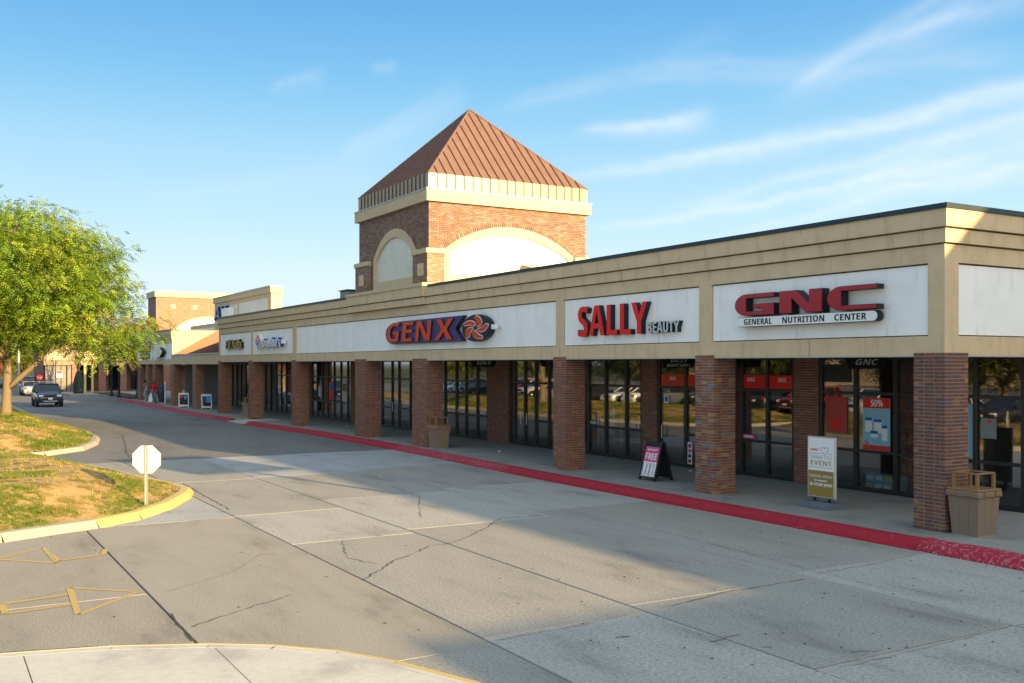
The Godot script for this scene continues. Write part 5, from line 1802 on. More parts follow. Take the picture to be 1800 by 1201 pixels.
		part(b, "box", bevel_box(Vector3(0.25, 0.2, 0.25), 0.006), M.print_blue)
		part(b, "label_print", bevel_box(Vector3(0.18, 0.1, 0.006), 0.001), M.white if k % 3 else M.yellow, Vector3(0, 0.01, 0.126))
	# shelves of bottles
	for s in 2:
		var sh := thing("shelf_unit", ["shelf unit of bottles behind the glass left of the corner column", "shelf unit of bottles deeper in the corner shop"][s], "shelf", Vector3([-3.2, -5.2][s], 0.147, [-4.7, -6.6][s]))
		part(sh, "back", box_mesh(Vector3(-0.9, 0, -0.25), Vector3(0.9, 2.1, -0.2)), M.wood_shelf)
		for e in [-0.9, 0.87]:
			part(sh, "side", box_mesh(Vector3(e, 0, -0.2), Vector3(e + 0.03, 2.1, 0.2)), M.wood_shelf)
		var r := RandomNumberGenerator.new()
		r.seed = 60 + s
		for k in 5:
			var y := 0.15 + k * 0.42
			part(sh, "shelf", box_mesh(Vector3(-0.87, y - 0.03, -0.2), Vector3(0.87, y, 0.2)), M.pale_grey)
			for j in 8:
				var bt := thing("bottle", "", "bottle", sh.position + Vector3(-0.75 + j * 0.21 + r.randf_range(-0.02, 0.02), y, 0.08), 0.0, "supplement bottles on shelf unit %s" % ["near the column", "deeper in"][s])
				bt.set_meta("label", ["small bottle in the rows on the shelf unit left of the corner column", "small bottle in the rows on the shelf unit deeper in the corner shop"][s])
				var h := r.randf_range(0.18, 0.28)
				var key := "bottle%d" % int(h * 50.0)
				if not cache.has(key):
					st = begin(true)
					lathe(st, [Vector2(0, 0), Vector2(0.06, 0), Vector2(0.06, h * 0.72), Vector2(0.035, h * 0.82), Vector2(0.035, h), Vector2(0, h)], 10)
					cache[key] = done(st)
				part(bt, "bottle_body", cache[key], [M.white, M.red, M.sky_blue, M.yellow, M.black, M.white][r.randi() % 6])
	# mannequins and racks in the clothes shop
	for p in [[-16.0, -4.4, "headless white mannequin with a pale top behind the clothes shop glass", "white"], [-14.9, -4.7, "headless mannequin with a rust-brown top behind the clothes shop glass", "lid"], [-19.1, -4.5, "headless mannequin with a pale blue top beside the shop doors", "pale_grey"], [-29.0, -4.6, "headless mannequin in white between the wide columns", "white"]]:
		var mn := thing("mannequin", p[2], "mannequin", Vector3(p[0], 0.147, p[1]), 0.0, "mannequins in the clothes shop")
		st = begin(true)
		lathe(st, [Vector2(0, 0.02), Vector2(0.16, 0.02), Vector2(0.16, 0.04), Vector2(0.02, 0.06), Vector2(0.02, 0.85)], 12)
		part(mn, "stand", done(st), M.steel)
		st = begin(true)
		lathe(st, [Vector2(0, 0.84), Vector2(0.15, 0.86), Vector2(0.165, 0.95), Vector2(0.13, 1.12), Vector2(0.16, 1.32), Vector2(0.19, 1.42), Vector2(0.1, 1.5), Vector2(0.055, 1.54), Vector2(0.055, 1.62), Vector2(0, 1.63)], 16)
		var bdy := part(mn, "torso", done(st), M[p[3]])
		bdy.scale = Vector3(1, 1, 0.7)
	for p in [[-17.6, -5.4, 0, "clothes rail of mixed tops behind the shop doors"], [-25.3, -5.2, 1, "clothes rail of mixed tops behind the windows by the wide pier"]]:
		var rk := thing("clothes_rail", p[3], "clothes rail", Vector3(p[0], 0.147, p[1]))
		st = begin()
		tube(st, [Vector3(-0.7, 0, 0), Vector3(-0.7, 1.4, 0), Vector3(0.7, 1.4, 0), Vector3(0.7, 0, 0)], [0.02, 0.02, 0.02, 0.02], 6)
		part(rk, "frame", done(st), M.steel)
		for i in 9:
			part(rk, "garment", bevel_box(Vector3(0.07, 0.8, 0.45), 0.03), [M.blue, M.white, M.crimson, M.grey, M.purple][(i + p[2]) % 5], Vector3(-0.6 + i * 0.15, 0.95, 0))

# ---------------------------------------------------------------- cars (front towards +x)
func paint(key: String, c: Array) -> StandardMaterial3D:
	if not M.has(key):
		mat(key, c, 0.35, {"coat": 1.0, "metal": 0.2, "spec": 0.5})
	return M[key]

func car(label: String, kind: String, at: Vector3, turn: float, m: Material, group := "") -> Node3D:
	var o := thing("car", label, "car", at, turn, group)
	var tall := kind == "suv"
	var van := kind == "van"
	var L := 4.55 if tall else (4.95 if van else 4.7)
	var W := 1.84 if tall else (1.92 if van else 1.78)
	var H := 1.74 if tall else (1.72 if van else 1.44)
	var belt := 1.12 if tall else (1.06 if van else 0.92)
	var hood := 1.06 if tall else (0.98 if van else 0.84)
	var yb := 0.33 if tall else 0.22
	var hl := L * 0.5
	var w := W * 0.5
	# lower body: stations along the car
	var ws_x := hl - (1.15 if tall else (1.0 if van else 1.35))
	var rear_x := -hl + (0.12 if tall or van else 1.0)
	var st := begin(true)
	var rings := []
	var xs := [[-hl, 0.62, 0.80], [-hl + 0.06, 0.9, 0.93], [-hl + 0.35, 1.0, 0.99], [-hl * 0.5, 1.0, 1.0], [0, 1.0, 1.0], [ws_x, 1.0, 1.0], [ws_x + 0.05, 0.99, 1.0], [hl - 0.5, 0.97, 0.985], [hl - 0.16, 0.92, 0.93], [hl - 0.03, 0.80, 0.84], [hl, 0.62, 0.76]]
	for s in xs:
		var top := belt if s[0] <= ws_x else hood
		if not tall and not van and s[0] < rear_x:
			top = belt + 0.04
		var yt: float = yb + (top - yb) * s[1]
		var hw: float = w * s[2]
		var half := [[0.86, yb], [0.985, yb + 0.1], [1.0, yb + (yt - yb) * 0.45], [0.985, yt - 0.16 * s[1]], [0.95, yt - 0.03], [0.6, yt + 0.03], [0.0, yt + 0.045]]
		var ring := []
		for p in half:
			ring.append(Vector3(s[0], p[1], hw * p[0]))
		for k in range(half.size() - 2, -1, -1):
			ring.append(Vector3(s[0], half[k][1], -hw * half[k][0]))
		rings.append(ring)
	for i in rings.size() - 1:
		for k in rings[i].size() - 1:
			quad(st, rings[i][k], rings[i][k + 1], rings[i + 1][k + 1], rings[i + 1][k])
		quad(st, rings[i][-1], rings[i][0], rings[i + 1][0], rings[i + 1][-1])
	for e in [0, rings.size() - 1]:
		for k in range(1, rings[e].size() - 1):
			if e == 0:
				tri(st, rings[e][0], rings[e][k + 1], rings[e][k])
			else:
				tri(st, rings[e][0], rings[e][k], rings[e][k + 1])
	part(o, "body", done(st), m)
	# greenhouse
	var b0 := rear_x
	var b1 := ws_x + 0.02
	var r0 := rear_x + (0.22 if tall else (0.2 if van else 0.75))
	var r1 := ws_x - (0.72 if tall else (0.85 if van else 0.85))
	var wb := w * 0.94
	var wr := w * 0.76
	var by := belt - 0.02
	var P := [Vector3(b0, by, wb), Vector3(b1, by, wb), Vector3(r1, H - 0.05, wr), Vector3(r0, H - 0.05, wr), Vector3(b0, by, -wb), Vector3(b1, by, -wb), Vector3(r1, H - 0.05, -wr), Vector3(r0, H - 0.05, -wr)]
	st = begin()
	quad(st, P[3], P[2], P[1], P[0])
	quad(st, P[6], P[7], P[4], P[5])
	part(o, "side_glass", done(st), M.car_glass)
	st = begin()
	quad(st, P[2], P[6], P[5], P[1])
	part(o, "windscreen", done(st), M.car_glass)
	st = begin()
	quad(st, P[7], P[3], P[0], P[4])
	part(o, "rear_window", done(st), M.car_glass)
	st = begin()
	slab_xz(st, PackedVector2Array([Vector2(r0 - 0.06, -wr - 0.03), Vector2(r1 + 0.05, -wr - 0.02), Vector2(r1 + 0.05, wr + 0.02), Vector2(r0 - 0.06, wr + 0.03)]), H - 0.06, H)
	part(o, "roof", done(st), m)
	st = begin()
	for s in [1.0, -1.0]:
		bar(st, Vector3(b1 - 0.01, by, s * wb), Vector3(r1, H - 0.04, s * wr), 0.08, 0.08)
		bar(st, Vector3(b0 + 0.02, by, s * wb), Vector3(r0, H - 0.04, s * wr), 0.13 if not tall else 0.2, 0.07)
		var mx := lerpf(b0, b1, 0.48)
		bar(st, Vector3(mx, by, s * (wb + 0.005)), Vector3(mx - 0.05, H - 0.04, s * (wr + 0.005)), 0.09, 0.04)
		if tall or van:
			bar(st, Vector3(lerpf(b0, b1, 0.22), by, s * (wb + 0.005)), Vector3(lerpf(b0, b1, 0.22), H - 0.04, s * (wr + 0.005)), 0.12, 0.04)
	part(o, "pillars", done(st), m)
	# wheels
	var wr2 := 0.36 if tall else 0.32
	for fx in [hl - 0.85, -hl + 0.9]:
		for s in [1.0, -1.0]:
			var key := "wheel%d_%d" % [int(wr2 * 100.0), int(s)]
			var t := Transform3D(Basis(Vector3(1, 0, 0), s * PI / 2), Vector3.ZERO)
			if not cache.has(key):
				st = begin(true)
				lathe(st, [Vector2(0.2, -0.2), Vector2(wr2 - 0.03, -0.2), Vector2(wr2, -0.16), Vector2(wr2, -0.02), Vector2(wr2 - 0.03, 0.02), Vector2(wr2 - 0.12, 0.02)], 18, t)
				cache[key] = done(st)
				st = begin(true)
				lathe(st, [Vector2(wr2 - 0.12, 0.005), Vector2(wr2 - 0.13, -0.03), Vector2(0.05, 0.0), Vector2(0.04, 0.02), Vector2(0, 0.022)], 10, t)
				cache[key + "r"] = done(st)
				st = begin()
				lathe(st, [Vector2(wr2 + 0.07, -0.21), Vector2(wr2 + 0.07, -0.012), Vector2(0.0, -0.012)], 18, t)
				cache[key + "w"] = done(st)
			var at2 := Vector3(fx, wr2, s * (w + 0.012))
			part(o, "wheel_arch", cache[key + "w"], M.trim, at2)
			var ty := part(o, "wheel", cache[key], M.tyre, at2)
			part(ty, "hub", cache[key + "r"], M.rim)
	# lamps, bumpers, grille, plates, mirrors
	for s in [1.0, -1.0]:
		part(o, "headlight", bevel_box(Vector3(0.16, 0.15, 0.34), 0.03), M.lamp_clear, Vector3(hl - 0.08, hood - 0.22, s * w * 0.68))
		part(o, "tail_light", bevel_box(Vector3(0.12, 0.32 if tall or van else 0.16, 0.3 if not tall else 0.16), 0.02), M.lamp_red, Vector3(-hl + 0.07, belt - 0.18, s * w * 0.74))
		part(o, "mirror", bevel_box(Vector3(0.14, 0.14, 0.2), 0.03), M.trim if tall else m, Vector3(ws_x - 0.22, belt + 0.06, s * (w + 0.06)))
	part(o, "grille", bevel_box(Vector3(0.08, 0.16, w * 0.9), 0.015), M.black, Vector3(hl - 0.015, hood - 0.24, 0))
	part(o, "bumper", bevel_box(Vector3(0.16, 0.24, W * 0.9), 0.05), M.trim if tall else m, Vector3(hl - 0.02, yb + 0.2, 0))
	part(o, "bumper", bevel_box(Vector3(0.16, 0.24, W * 0.92), 0.05), M.trim if tall else m, Vector3(-hl + 0.02, yb + 0.22, 0))
	part(o, "license_plate", bevel_box(Vector3(0.02, 0.13, 0.3), 0.004), M.white, Vector3(hl + 0.07, yb + 0.3, 0))
	part(o, "license_plate", bevel_box(Vector3(0.02, 0.13, 0.3), 0.004), M.white, Vector3(-hl - 0.07, belt - 0.32, 0))
	if tall:
		st = begin()
		for s in [1.0, -1.0]:
			tube(st, [Vector3(r0 + 0.1, H, s * wr * 0.85), Vector3(r0 + 0.2, H + 0.1, s * wr * 0.85), Vector3(r1 - 0.2, H + 0.1, s * wr * 0.85), Vector3(r1 - 0.05, H, s * wr * 0.85)], [0.025, 0.025, 0.025, 0.025], 6)
		for k in 3:
			var rx := lerpf(r0 + 0.3, r1 - 0.3, k / 2.0)
			tube(st, [Vector3(rx, H + 0.1, -wr * 0.85), Vector3(rx, H + 0.1, wr * 0.85)], [0.02, 0.02], 6)
		part(o, "roof_rack", done(st), M.galvanised)
		part(o, "skid_bar", bevel_box(Vector3(0.06, 0.07, W * 0.55), 0.02), M.steel, Vector3(hl + 0.05, yb + 0.12, 0))
	return o

const ORDINAL := ["first", "second", "third", "fourth", "fifth", "sixth", "seventh", "eighth", "ninth", "tenth", "eleventh", "twelfth", "thirteenth", "fourteenth", "fifteenth", "sixteenth", "seventeenth", "eighteenth"]

func cars() -> void:
	car("dark blue sport utility vehicle with roof rack driving towards the camera", "suv", Vector3(-72.2, 0.0, 7.75), 0.0, paint("paint_navy", [0.02, 0.035, 0.055]))
	car("silver sedan driving away, seen from behind", "sedan", Vector3(-102.4, 0.0, 6.35), PI, paint("paint_silver", [0.55, 0.53, 0.48]))
	car("dark sport utility vehicle driving away beyond the silver sedan", "suv", Vector3(-117.0, 0.0, 5.45), PI, paint("paint_black", [0.02, 0.02, 0.024]))
	car("blue car at the far left edge of the drive", "sedan", Vector3(-138.0, 0.0, 8.2), PI * 0.5, paint("paint_blue", [0.03, 0.09, 0.18]))
	# parked across the drive: seen mirrored in the shop windows
	var kinds := ["sedan", "suv", "van", "sedan", "suv", "sedan", "van", "suv"]
	var tones := [["paint_white", [0.75, 0.75, 0.73], "white"], ["paint_black", [], "black"], ["paint_silver", [], "silver"], ["paint_red", [0.3, 0.015, 0.015], "red"], ["paint_navy", [], "dark blue"], ["paint_grey", [0.12, 0.13, 0.14], "grey"]]
	var used := [0, 1, 2, 4, 5, 6, 8, 9, 11, 12, 13, 15, 17, 18, 20, 22, 23, 25]
	for n in used.size():
		var i: int = used[n]
		var tone: Array = tones[(n * 5 + n / 3) % 6]
		var k: String = kinds[(n * 3) % 8]
		car("%s %s, %s from the far end of the parked row" % [tone[2], {"sedan": "sedan", "suv": "utility vehicle", "van": "minivan"}[k], ORDINAL[n]], k, Vector3(-83.9 + i * 2.75, 0.0, 26.6), PI / 2 if n % 3 else -PI / 2, paint(tone[0], tone[1]), "cars parked across the drive")
	# low building across the car park
	var b := thing("opposite_store", "long low cream store across the car park, mirrored in the shop glass", "building")
	part(b, "wall", box_mesh(Vector3(-130, 0, 98), Vector3(20, 5.2, 120)), M.stucco_pale)
	part(b, "cornice", box_mesh(Vector3(-130.2, 5.203, 97.8), Vector3(20.2, 6.0, 120)), M.stucco)
	for i in 12:
		part(b, "window", box_mesh(Vector3(-120 + i * 11, 0.5, 97.93), Vector3(-114 + i * 11, 3.2, 97.99)), M.car_glass)

# ---------------------------------------------------------------- trees
# a feathery leaf: leaflets in pairs along a drooping rib
func frond_mesh(size: float, pairs: int) -> ArrayMesh:
	var st := begin()
	for k in pairs:
		var t := (k + 0.6) / pairs
		var p := Vector3(t * size, -0.35 * size * t * t, 0)
		var l := size * 0.36 * (1.0 - 0.35 * t)
		for s in [1.0, -1.0]:
			var d := Vector3(0.55, -0.25, s).normalized()
			var w := Vector3(0.6, 0.1 * s, -0.33 * s).normalized() * l * 0.27
			quad(st, p, p + d * l * 0.5 + w, p + d * l, p + d * l * 0.5 - w)
	return done(st)

func tree(label: String, at: Vector3, o: Dictionary) -> Node3D:
	var r := RandomNumberGenerator.new()
	r.seed = o.seed
	var root := thing(o.get("called", "tree"), label, "tree", at, 0.0, o.get("group", ""))
	var bark: Material = M[o.get("bark", "bark")]
	var fork: float = o.fork
	var tr: float = o.trunk
	var lean: Vector3 = o.get("lean", Vector3.ZERO)
	var st := begin(true)
	var tp := []
	var rad := []
	for i in 7:
		var t := i / 6.0
		tp.append(Vector3(lean.x * t * t + 0.03 * sin(t * 5.0), -0.15 + (fork + 0.35) * t, lean.z * t * t + 0.03 * cos(t * 4.0)))
		rad.append(tr * (1.35 - 0.5 * minf(t * 4.0, 1.0) - 0.15 * t))
	tube(st, tp, rad, 12)
	part(root, "trunk", done(st), bark)
	var c: Vector3 = o.centre
	var e: Vector3 = o.radii
	# clumps spread through the crown, more of them towards its skin
	var clumps := []
	var tries := 0
	while clumps.size() < int(o.clumps) and tries < 9000:
		tries += 1
		var v := Vector3(r.randf_range(-1, 1), r.randf_range(-1, 1), r.randf_range(-1, 1))
		var q := v.length()
		if q > 1.0 or q < 0.28 or r.randf() > 0.25 + 0.75 * q:
			continue
		var p := c + v * e
		# flat underside, ragged outline
		if v.y < -0.82 + 0.3 * r.randf():
			continue
		var clear := true
		for m in clumps:
			if (m as Vector3).distance_to(p) < o.get("gap", 0.8):
				clear = false
				break
		if clear:
			clumps.append(p)
	for x in o.get("extra", []):
		clumps.append(x)
	# limbs
	var limbs := []
	var nl: int = o.limbs
	for i in nl:
		var a := TAU * i / nl + r.randf_range(-0.3, 0.3)
		var reach := r.randf_range(0.55, 0.8)
		var end := c + Vector3(cos(a) * e.x * reach, e.y * r.randf_range(-0.1, 0.65), sin(a) * e.z * reach)
		var start := Vector3(lean.x, fork * r.randf_range(0.75, 1.0), lean.z)
		var path := []
		var rr := []
		for k in 8:
			var t := k / 7.0
			var p := start.lerp(end, t) + Vector3(r.randf_range(-0.12, 0.12), 0.35 * sin(t * PI) * e.y * 0.3, r.randf_range(-0.12, 0.12)) * (1.0 if k > 0 else 0.0)
			path.append(p)
			rr.append(lerpf(tr * 0.55, tr * 0.1, t))
		st = begin(true)
		tube(st, path, rr, 7)
		part(root, "limb", done(st), bark)
		limbs.append(path)
	if o.has("low"):
		st = begin(true)
		tube(st, o.low, [tr * 0.6, tr * 0.52, tr * 0.45, tr * 0.4, tr * 0.28, tr * 0.12], 8)
		part(root, "limb", done(st), bark)
		limbs.append(o.low)
	# twigs to the clumps
	st = begin(true)
	for p in clumps:
		var best := Vector3.ZERO
		var bd := 1e9
		for path in limbs:
			for k in range(2, path.size()):
				var d: float = path[k].distance_to(p) + maxf(0.0, path[k].y - p.y) * 0.8
				if d < bd:
					bd = d
					best = path[k]
		var m := best.lerp(p, 0.5) + Vector3(r.randf_range(-0.2, 0.2), 0.15, r.randf_range(-0.2, 0.2))
		tube(st, [best, m, p], [tr * 0.12, tr * 0.075, tr * 0.03], 4, false)
	stuff(part(root, "twigs", done(st), bark))
	if o.get("leaves", 1) == 0:
		return root
	# leaves
	var mm := MultiMesh.new()
	mm.transform_format = MultiMesh.TRANSFORM_3D
	mm.use_colors = true
	mm.mesh = frond_mesh(o.frond, 4)
	var per: int = o.per
	mm.instance_count = clumps.size() * per
	var tones: Array = o.tones
	var spread: float = o.spread
	var n := 0
	for p in clumps:
		var tone: Array = tones[r.randi() % tones.size()]
		var sp := spread * r.randf_range(0.7, 1.3)
		for k in per:
			var d := Vector3(r.randfn(0, 1), r.randfn(0, 0.55), r.randfn(0, 1)) * sp
			d = d.limit_length(sp * 1.9)
			var out := Vector3(d.x, 0, d.z).normalized()
			var yaw := atan2(-out.z, out.x) + r.randf_range(-0.9, 0.9)
			var b := Basis(Vector3.UP, yaw) * Basis(Vector3(0, 0, 1), r.randf_range(-0.9, 0.35)) * Basis(Vector3(1, 0, 0), r.randf_range(-0.9, 0.9))
			b = b.scaled(Vector3.ONE * r.randf_range(0.7, 1.25))
			mm.set_instance_transform(n, Transform3D(b, p + d))
			var f := r.randf_range(0.7, 1.25)
			var hue := r.randf()
			var t2: Array = tone if hue < 0.75 else tones[r.randi() % tones.size()]
			mm.set_instance_color(n, Color(t2[0] * f, t2[1] * f, t2[2] * f))
			n += 1
	var leaves := MultiMeshInstance3D.new()
	leaves.name = "crown"
	leaves.multimesh = mm
	leaves.material_override = M.leaf
	root.add_child(leaves)
	stuff(leaves)
	return root

func trees() -> void:
	var locust := [[0.165, 0.28, 0.02], [0.21, 0.32, 0.022], [0.115, 0.21, 0.02], [0.26, 0.31, 0.025], [0.085, 0.155, 0.02]]
	tree("large spreading honey locust with yellow-green leaves on the grass verge", Vector3(-44.4, 0.42, 12.3), {"seed": 7, "fork": 3.4, "trunk": 0.26, "centre": Vector3(-0.2, 6.7, 0.2), "radii": Vector3(6.6, 4.0, 6.0), "clumps": 330, "limbs": 13, "per": 100, "spread": 0.58, "frond": 0.40, "low": [Vector3(0.0, 1.5, 0.0), Vector3(0.3, 2.1, -0.55), Vector3(0.8, 2.9, -1.35), Vector3(1.3, 3.9, -2.0), Vector3(2.2, 4.7, -3.0), Vector3(3.0, 5.1, -4.3)], "tones": locust, "gap": 0.82, "called": "locust_tree",
		"extra": [Vector3(3.2, 3.6, -5.2), Vector3(2.4, 3.4, -4.4), Vector3(2.9, 4.2, -5.6), Vector3(1.4, 3.5, -3.6), Vector3(3.4, 4.6, -6.0), Vector3(2.2, 3.9, -3.2)]})
	tree("small twiggy tree with yellowing leaves in the bed beside the second shop block", Vector3(-83.0, 0.15, -0.9), {"seed": 12, "fork": 1.8, "trunk": 0.34, "centre": Vector3(0, 5.0, 0.6), "radii": Vector3(3.4, 2.4, 3.2), "clumps": 95, "limbs": 12, "per": 30, "spread": 0.55, "frond": 0.5, "tones": [[0.19, 0.20, 0.02], [0.26, 0.18, 0.02], [0.14, 0.17, 0.02]], "bark": "bark_grey", "gap": 0.6, "called": "street_tree"})
	tree("bare sapling rising out of the dark green cover", Vector3(-100.8, 0.15, 2.0), {"seed": 14, "fork": 3.0, "trunk": 0.14, "centre": Vector3(0, 5.2, 0), "radii": Vector3(1.3, 1.8, 1.3), "clumps": 26, "limbs": 6, "per": 2, "spread": 0.3, "frond": 0.3, "tones": [[0.2, 0.12, 0.04]], "bark": "bark_grey", "gap": 0.4, "called": "bare_sapling"})
	tree("reddish-brown small tree behind the locust trunk", Vector3(-96.0, 0.0, 11.2), {"seed": 15, "fork": 1.6, "trunk": 0.2, "centre": Vector3(0, 4.2, 0), "radii": Vector3(2.3, 2.3, 2.3), "clumps": 80, "limbs": 8, "per": 34, "spread": 0.42, "frond": 0.4, "tones": [[0.16, 0.06, 0.03], [0.2, 0.09, 0.04]], "gap": 0.45, "called": "red_leaf_tree"})
	var green := [[0.10, 0.14, 0.02], [0.13, 0.17, 0.02], [0.08, 0.11, 0.02], [0.17, 0.18, 0.03]]
	var spots := [[-150, 9.0, "round green tree beyond the far cars, left of the pole"], [-156, 3.0, "round green tree beyond the far cars, behind the pole"], [-146, 15.5, "green tree beyond the reddish tree at the left edge"], [-175, -6.0, "green tree rising behind the far arcade wing"], [-170, 12.0, "tall green tree farthest along the drive"]]
	var proto: Node3D = null
	for s in spots:
		if proto == null:
			proto = tree(s[2], Vector3(s[0], 0, s[1]), {"seed": 16, "fork": 2.2, "trunk": 0.3, "centre": Vector3(0, 5.2, 0), "radii": Vector3(4.6, 3.6, 4.6), "clumps": 150, "limbs": 9, "per": 34, "spread": 0.75, "frond": 0.7, "tones": green, "gap": 0.8, "group": "green trees beyond the drive"})
		else:
			var d := proto.duplicate()
			d.name = numbered("tree")
			add_child(d)
			d.position = Vector3(s[0], 0, s[1])
			d.rotation.y = s[0] * 0.7
			tag(d, s[2], "tree", "green trees beyond the drive")
	# trees of the car park, mirrored in the shop windows
	var k := 0
	for x in [-96, -82, -69, -57, -47, -36, -26]:
		var d := proto.duplicate()
		d.name = numbered("tree")
		add_child(d)
		d.position = Vector3(x, 0, 34.5 + (k % 3) * 1.8)
		d.rotation.y = x * 1.3
		d.scale = Vector3.ONE * (0.95 + 0.12 * (k % 2))
		tag(d, ["far end", "second from far end", "third from far end", "middle", "third from near end", "second from near end", "near end"][k] + " tree of the car park row, mirrored in the shop glass", "tree", "trees of the car park")
		k += 1

func grass() -> void:
	var r := RandomNumberGenerator.new()
	r.seed = 90
	var st := begin()
	for i in 7:
		var a := TAU * i / 7.0 + 0.3
		var d := Vector3(cos(a), 0, sin(a))
		var b := d * 0.025
		var side := Vector3(-d.z, 0, d.x) * 0.006
		var tip := b + d * 0.05 + Vector3(0, 0.085, 0)
		var mid := b + d * 0.018 + Vector3(0, 0.055, 0)
		quad(st, b - side, mid - side * 0.8, mid + side * 0.8, b + side)
		tri(st, mid - side * 0.8, tip, mid + side * 0.8)
	var blade := done(st)
	var patch := FastNoiseLite.new()
	patch.seed = 3
	patch.frequency = 0.35
	patch.fractal_octaves = 3
	for job in [["near island", ISLAND_A, 13000, 0.95, Rect2(-25, 10.2, 17, 8.8)], ["verge", ISLAND_B, 11000, 1.7, Rect2(-60, 9.4, 34, 8)]]:
		var poly := poly_of(job[1])
		var spots := []
		var tries := 0
		while spots.size() < int(job[2]) and tries < int(job[2]) * 6:
			tries += 1
			var b: Rect2 = job[4]
			var p := Vector2(r.randf_range(b.position.x, b.end.x), r.randf_range(b.position.y, b.end.y))
			if not Geometry2D.is_point_in_polygon(p, poly):
				continue
			var dist := edge_distance(p, poly)
			if dist < 0.2:
				continue
			var v := patch.get_noise_2d(p.x, p.y * 1.4) + (0.16 if dist < 1.3 else 0.0) - 0.05
			v -= 0.5 * exp(-p.distance_squared_to(Vector2(-15.2, 12.3)) / 3.0)
			if v < 0.0 and r.randf() > 0.12:
				continue
			spots.append([p, v, mound(p, poly)])
		var mm := MultiMesh.new()
		mm.transform_format = MultiMesh.TRANSFORM_3D
		mm.use_colors = true
		mm.mesh = blade
		mm.instance_count = spots.size()
		for i in spots.size():
			var s: Array = spots[i]
			var sc: float = job[3] * r.randf_range(0.5, 1.1)
			var bs := Basis(Vector3.UP, r.randf() * TAU).scaled(Vector3(sc * 1.3, sc * r.randf_range(0.4, 0.9), sc * 1.3))
			mm.set_instance_transform(i, Transform3D(bs, Vector3(s[0].x, s[2] - 0.005, s[0].y)))
			var dry := clampf(0.6 - s[1] * 1.6 + r.randf_range(-0.25, 0.25), 0.0, 1.0)
			var f := r.randf_range(0.75, 1.2)
			mm.set_instance_color(i, Color(lerpf(0.12, 0.38, dry) * f, lerpf(0.2, 0.29, dry) * f, lerpf(0.02, 0.09, dry) * f))
		var o := MultiMeshInstance3D.new()
		o.name = numbered("grass")
		o.multimesh = mm
		o.material_override = M.grass
		add_child(o)
		stuff(o)
		tag(o, "short patchy grass growing on the %s" % job[0], "grass")

# ---------------------------------------------------------------- people: one skin each, meshed from tapered bones
func person(label: String, at: Vector3, turn: float, j: Dictionary, col: Dictionary) -> void:
	var o := thing("person", label, "person", at, turn, "people by the second shop block")
	var bones := []
	var add := func(a: Vector3, b: Vector3, ra: float, rb: float, c: String) -> void:
		bones.append([a, b, ra, rb, col[c]])
	var hip: Vector3 = j.get("hip", Vector3(0, 0.94, 0))
	var chest: Vector3 = j.get("chest", hip + Vector3(0, 0.38, 0.02))
	var neck := chest + Vector3(0, 0.16, 0.01)
	var head: Vector3 = neck + j.get("look", Vector3(0, 0.17, 0.04))
	add.call(hip, hip + (chest - hip) * 0.45, 0.135, 0.12, "shirt")
	add.call(hip + (chest - hip) * 0.45, chest, 0.125, 0.15, "shirt")
	add.call(chest + Vector3(-0.1, 0.06, 0), chest + Vector3(0.1, 0.06, 0), 0.09, 0.09, "shirt")
	add.call(chest + Vector3(0, 0.08, 0), neck + Vector3(0, 0.06, 0.01), 0.06, 0.055, "skin")
	add.call(head + Vector3(0, -0.05, 0.02), head + Vector3(0, 0.04, 0.0), 0.078, 0.092, "skin")
	add.call(head + Vector3(0, 0.06, -0.025), head + Vector3(0, 0.03, -0.05), 0.092, 0.085, "hair")
	add.call(head + Vector3(0, -0.015, 0.085), head + Vector3(0, -0.03, 0.105), 0.016, 0.018, "skin")
	for s in [1.0, -1.0]:
		var k := "l" if s > 0.0 else "r"
		var h: Vector3 = hip + Vector3(0.095 * s, -0.04, 0)
		var kn: Vector3 = j.get("knee_" + k, Vector3(0.1 * s, 0.5, 0.03))
		var an: Vector3 = j.get("ankle_" + k, Vector3(0.1 * s, 0.08, -0.02))
		add.call(h, kn, 0.098, 0.066, "pants")
		add.call(kn, an, 0.064, 0.05, "pants")
		var fwd: Vector3 = j.get("toe_" + k, Vector3(0, -0.04, 0.16))
		add.call(an + Vector3(0, -0.03, 0), an + fwd, 0.045, 0.036, "shoe")
		var sh: Vector3 = chest + Vector3(0.185 * s, 0.06, 0)
		var el: Vector3 = j.get("elbow_" + k, sh + Vector3(0.05 * s, -0.29, -0.03))
		var wr: Vector3 = j.get("wrist_" + k, el + Vector3(0.0, -0.24, 0.08))
		add.call(sh, sh.lerp(el, 0.6), 0.062, 0.052, "sleeve")
		add.call(sh.lerp(el, 0.6), el, 0.046, 0.04, "skin")
		add.call(el, wr, 0.041, 0.03, "skin")
		var dir := (wr - el).normalized()
		add.call(wr, wr + dir * 0.1, 0.034, 0.026, "skin")
		add.call(wr + dir * 0.03, wr + dir * 0.07 + Vector3(0, 0, 0.035), 0.016, 0.013, "skin")
	part(o, "figure", skin_of(bones, 0.026), M.person)

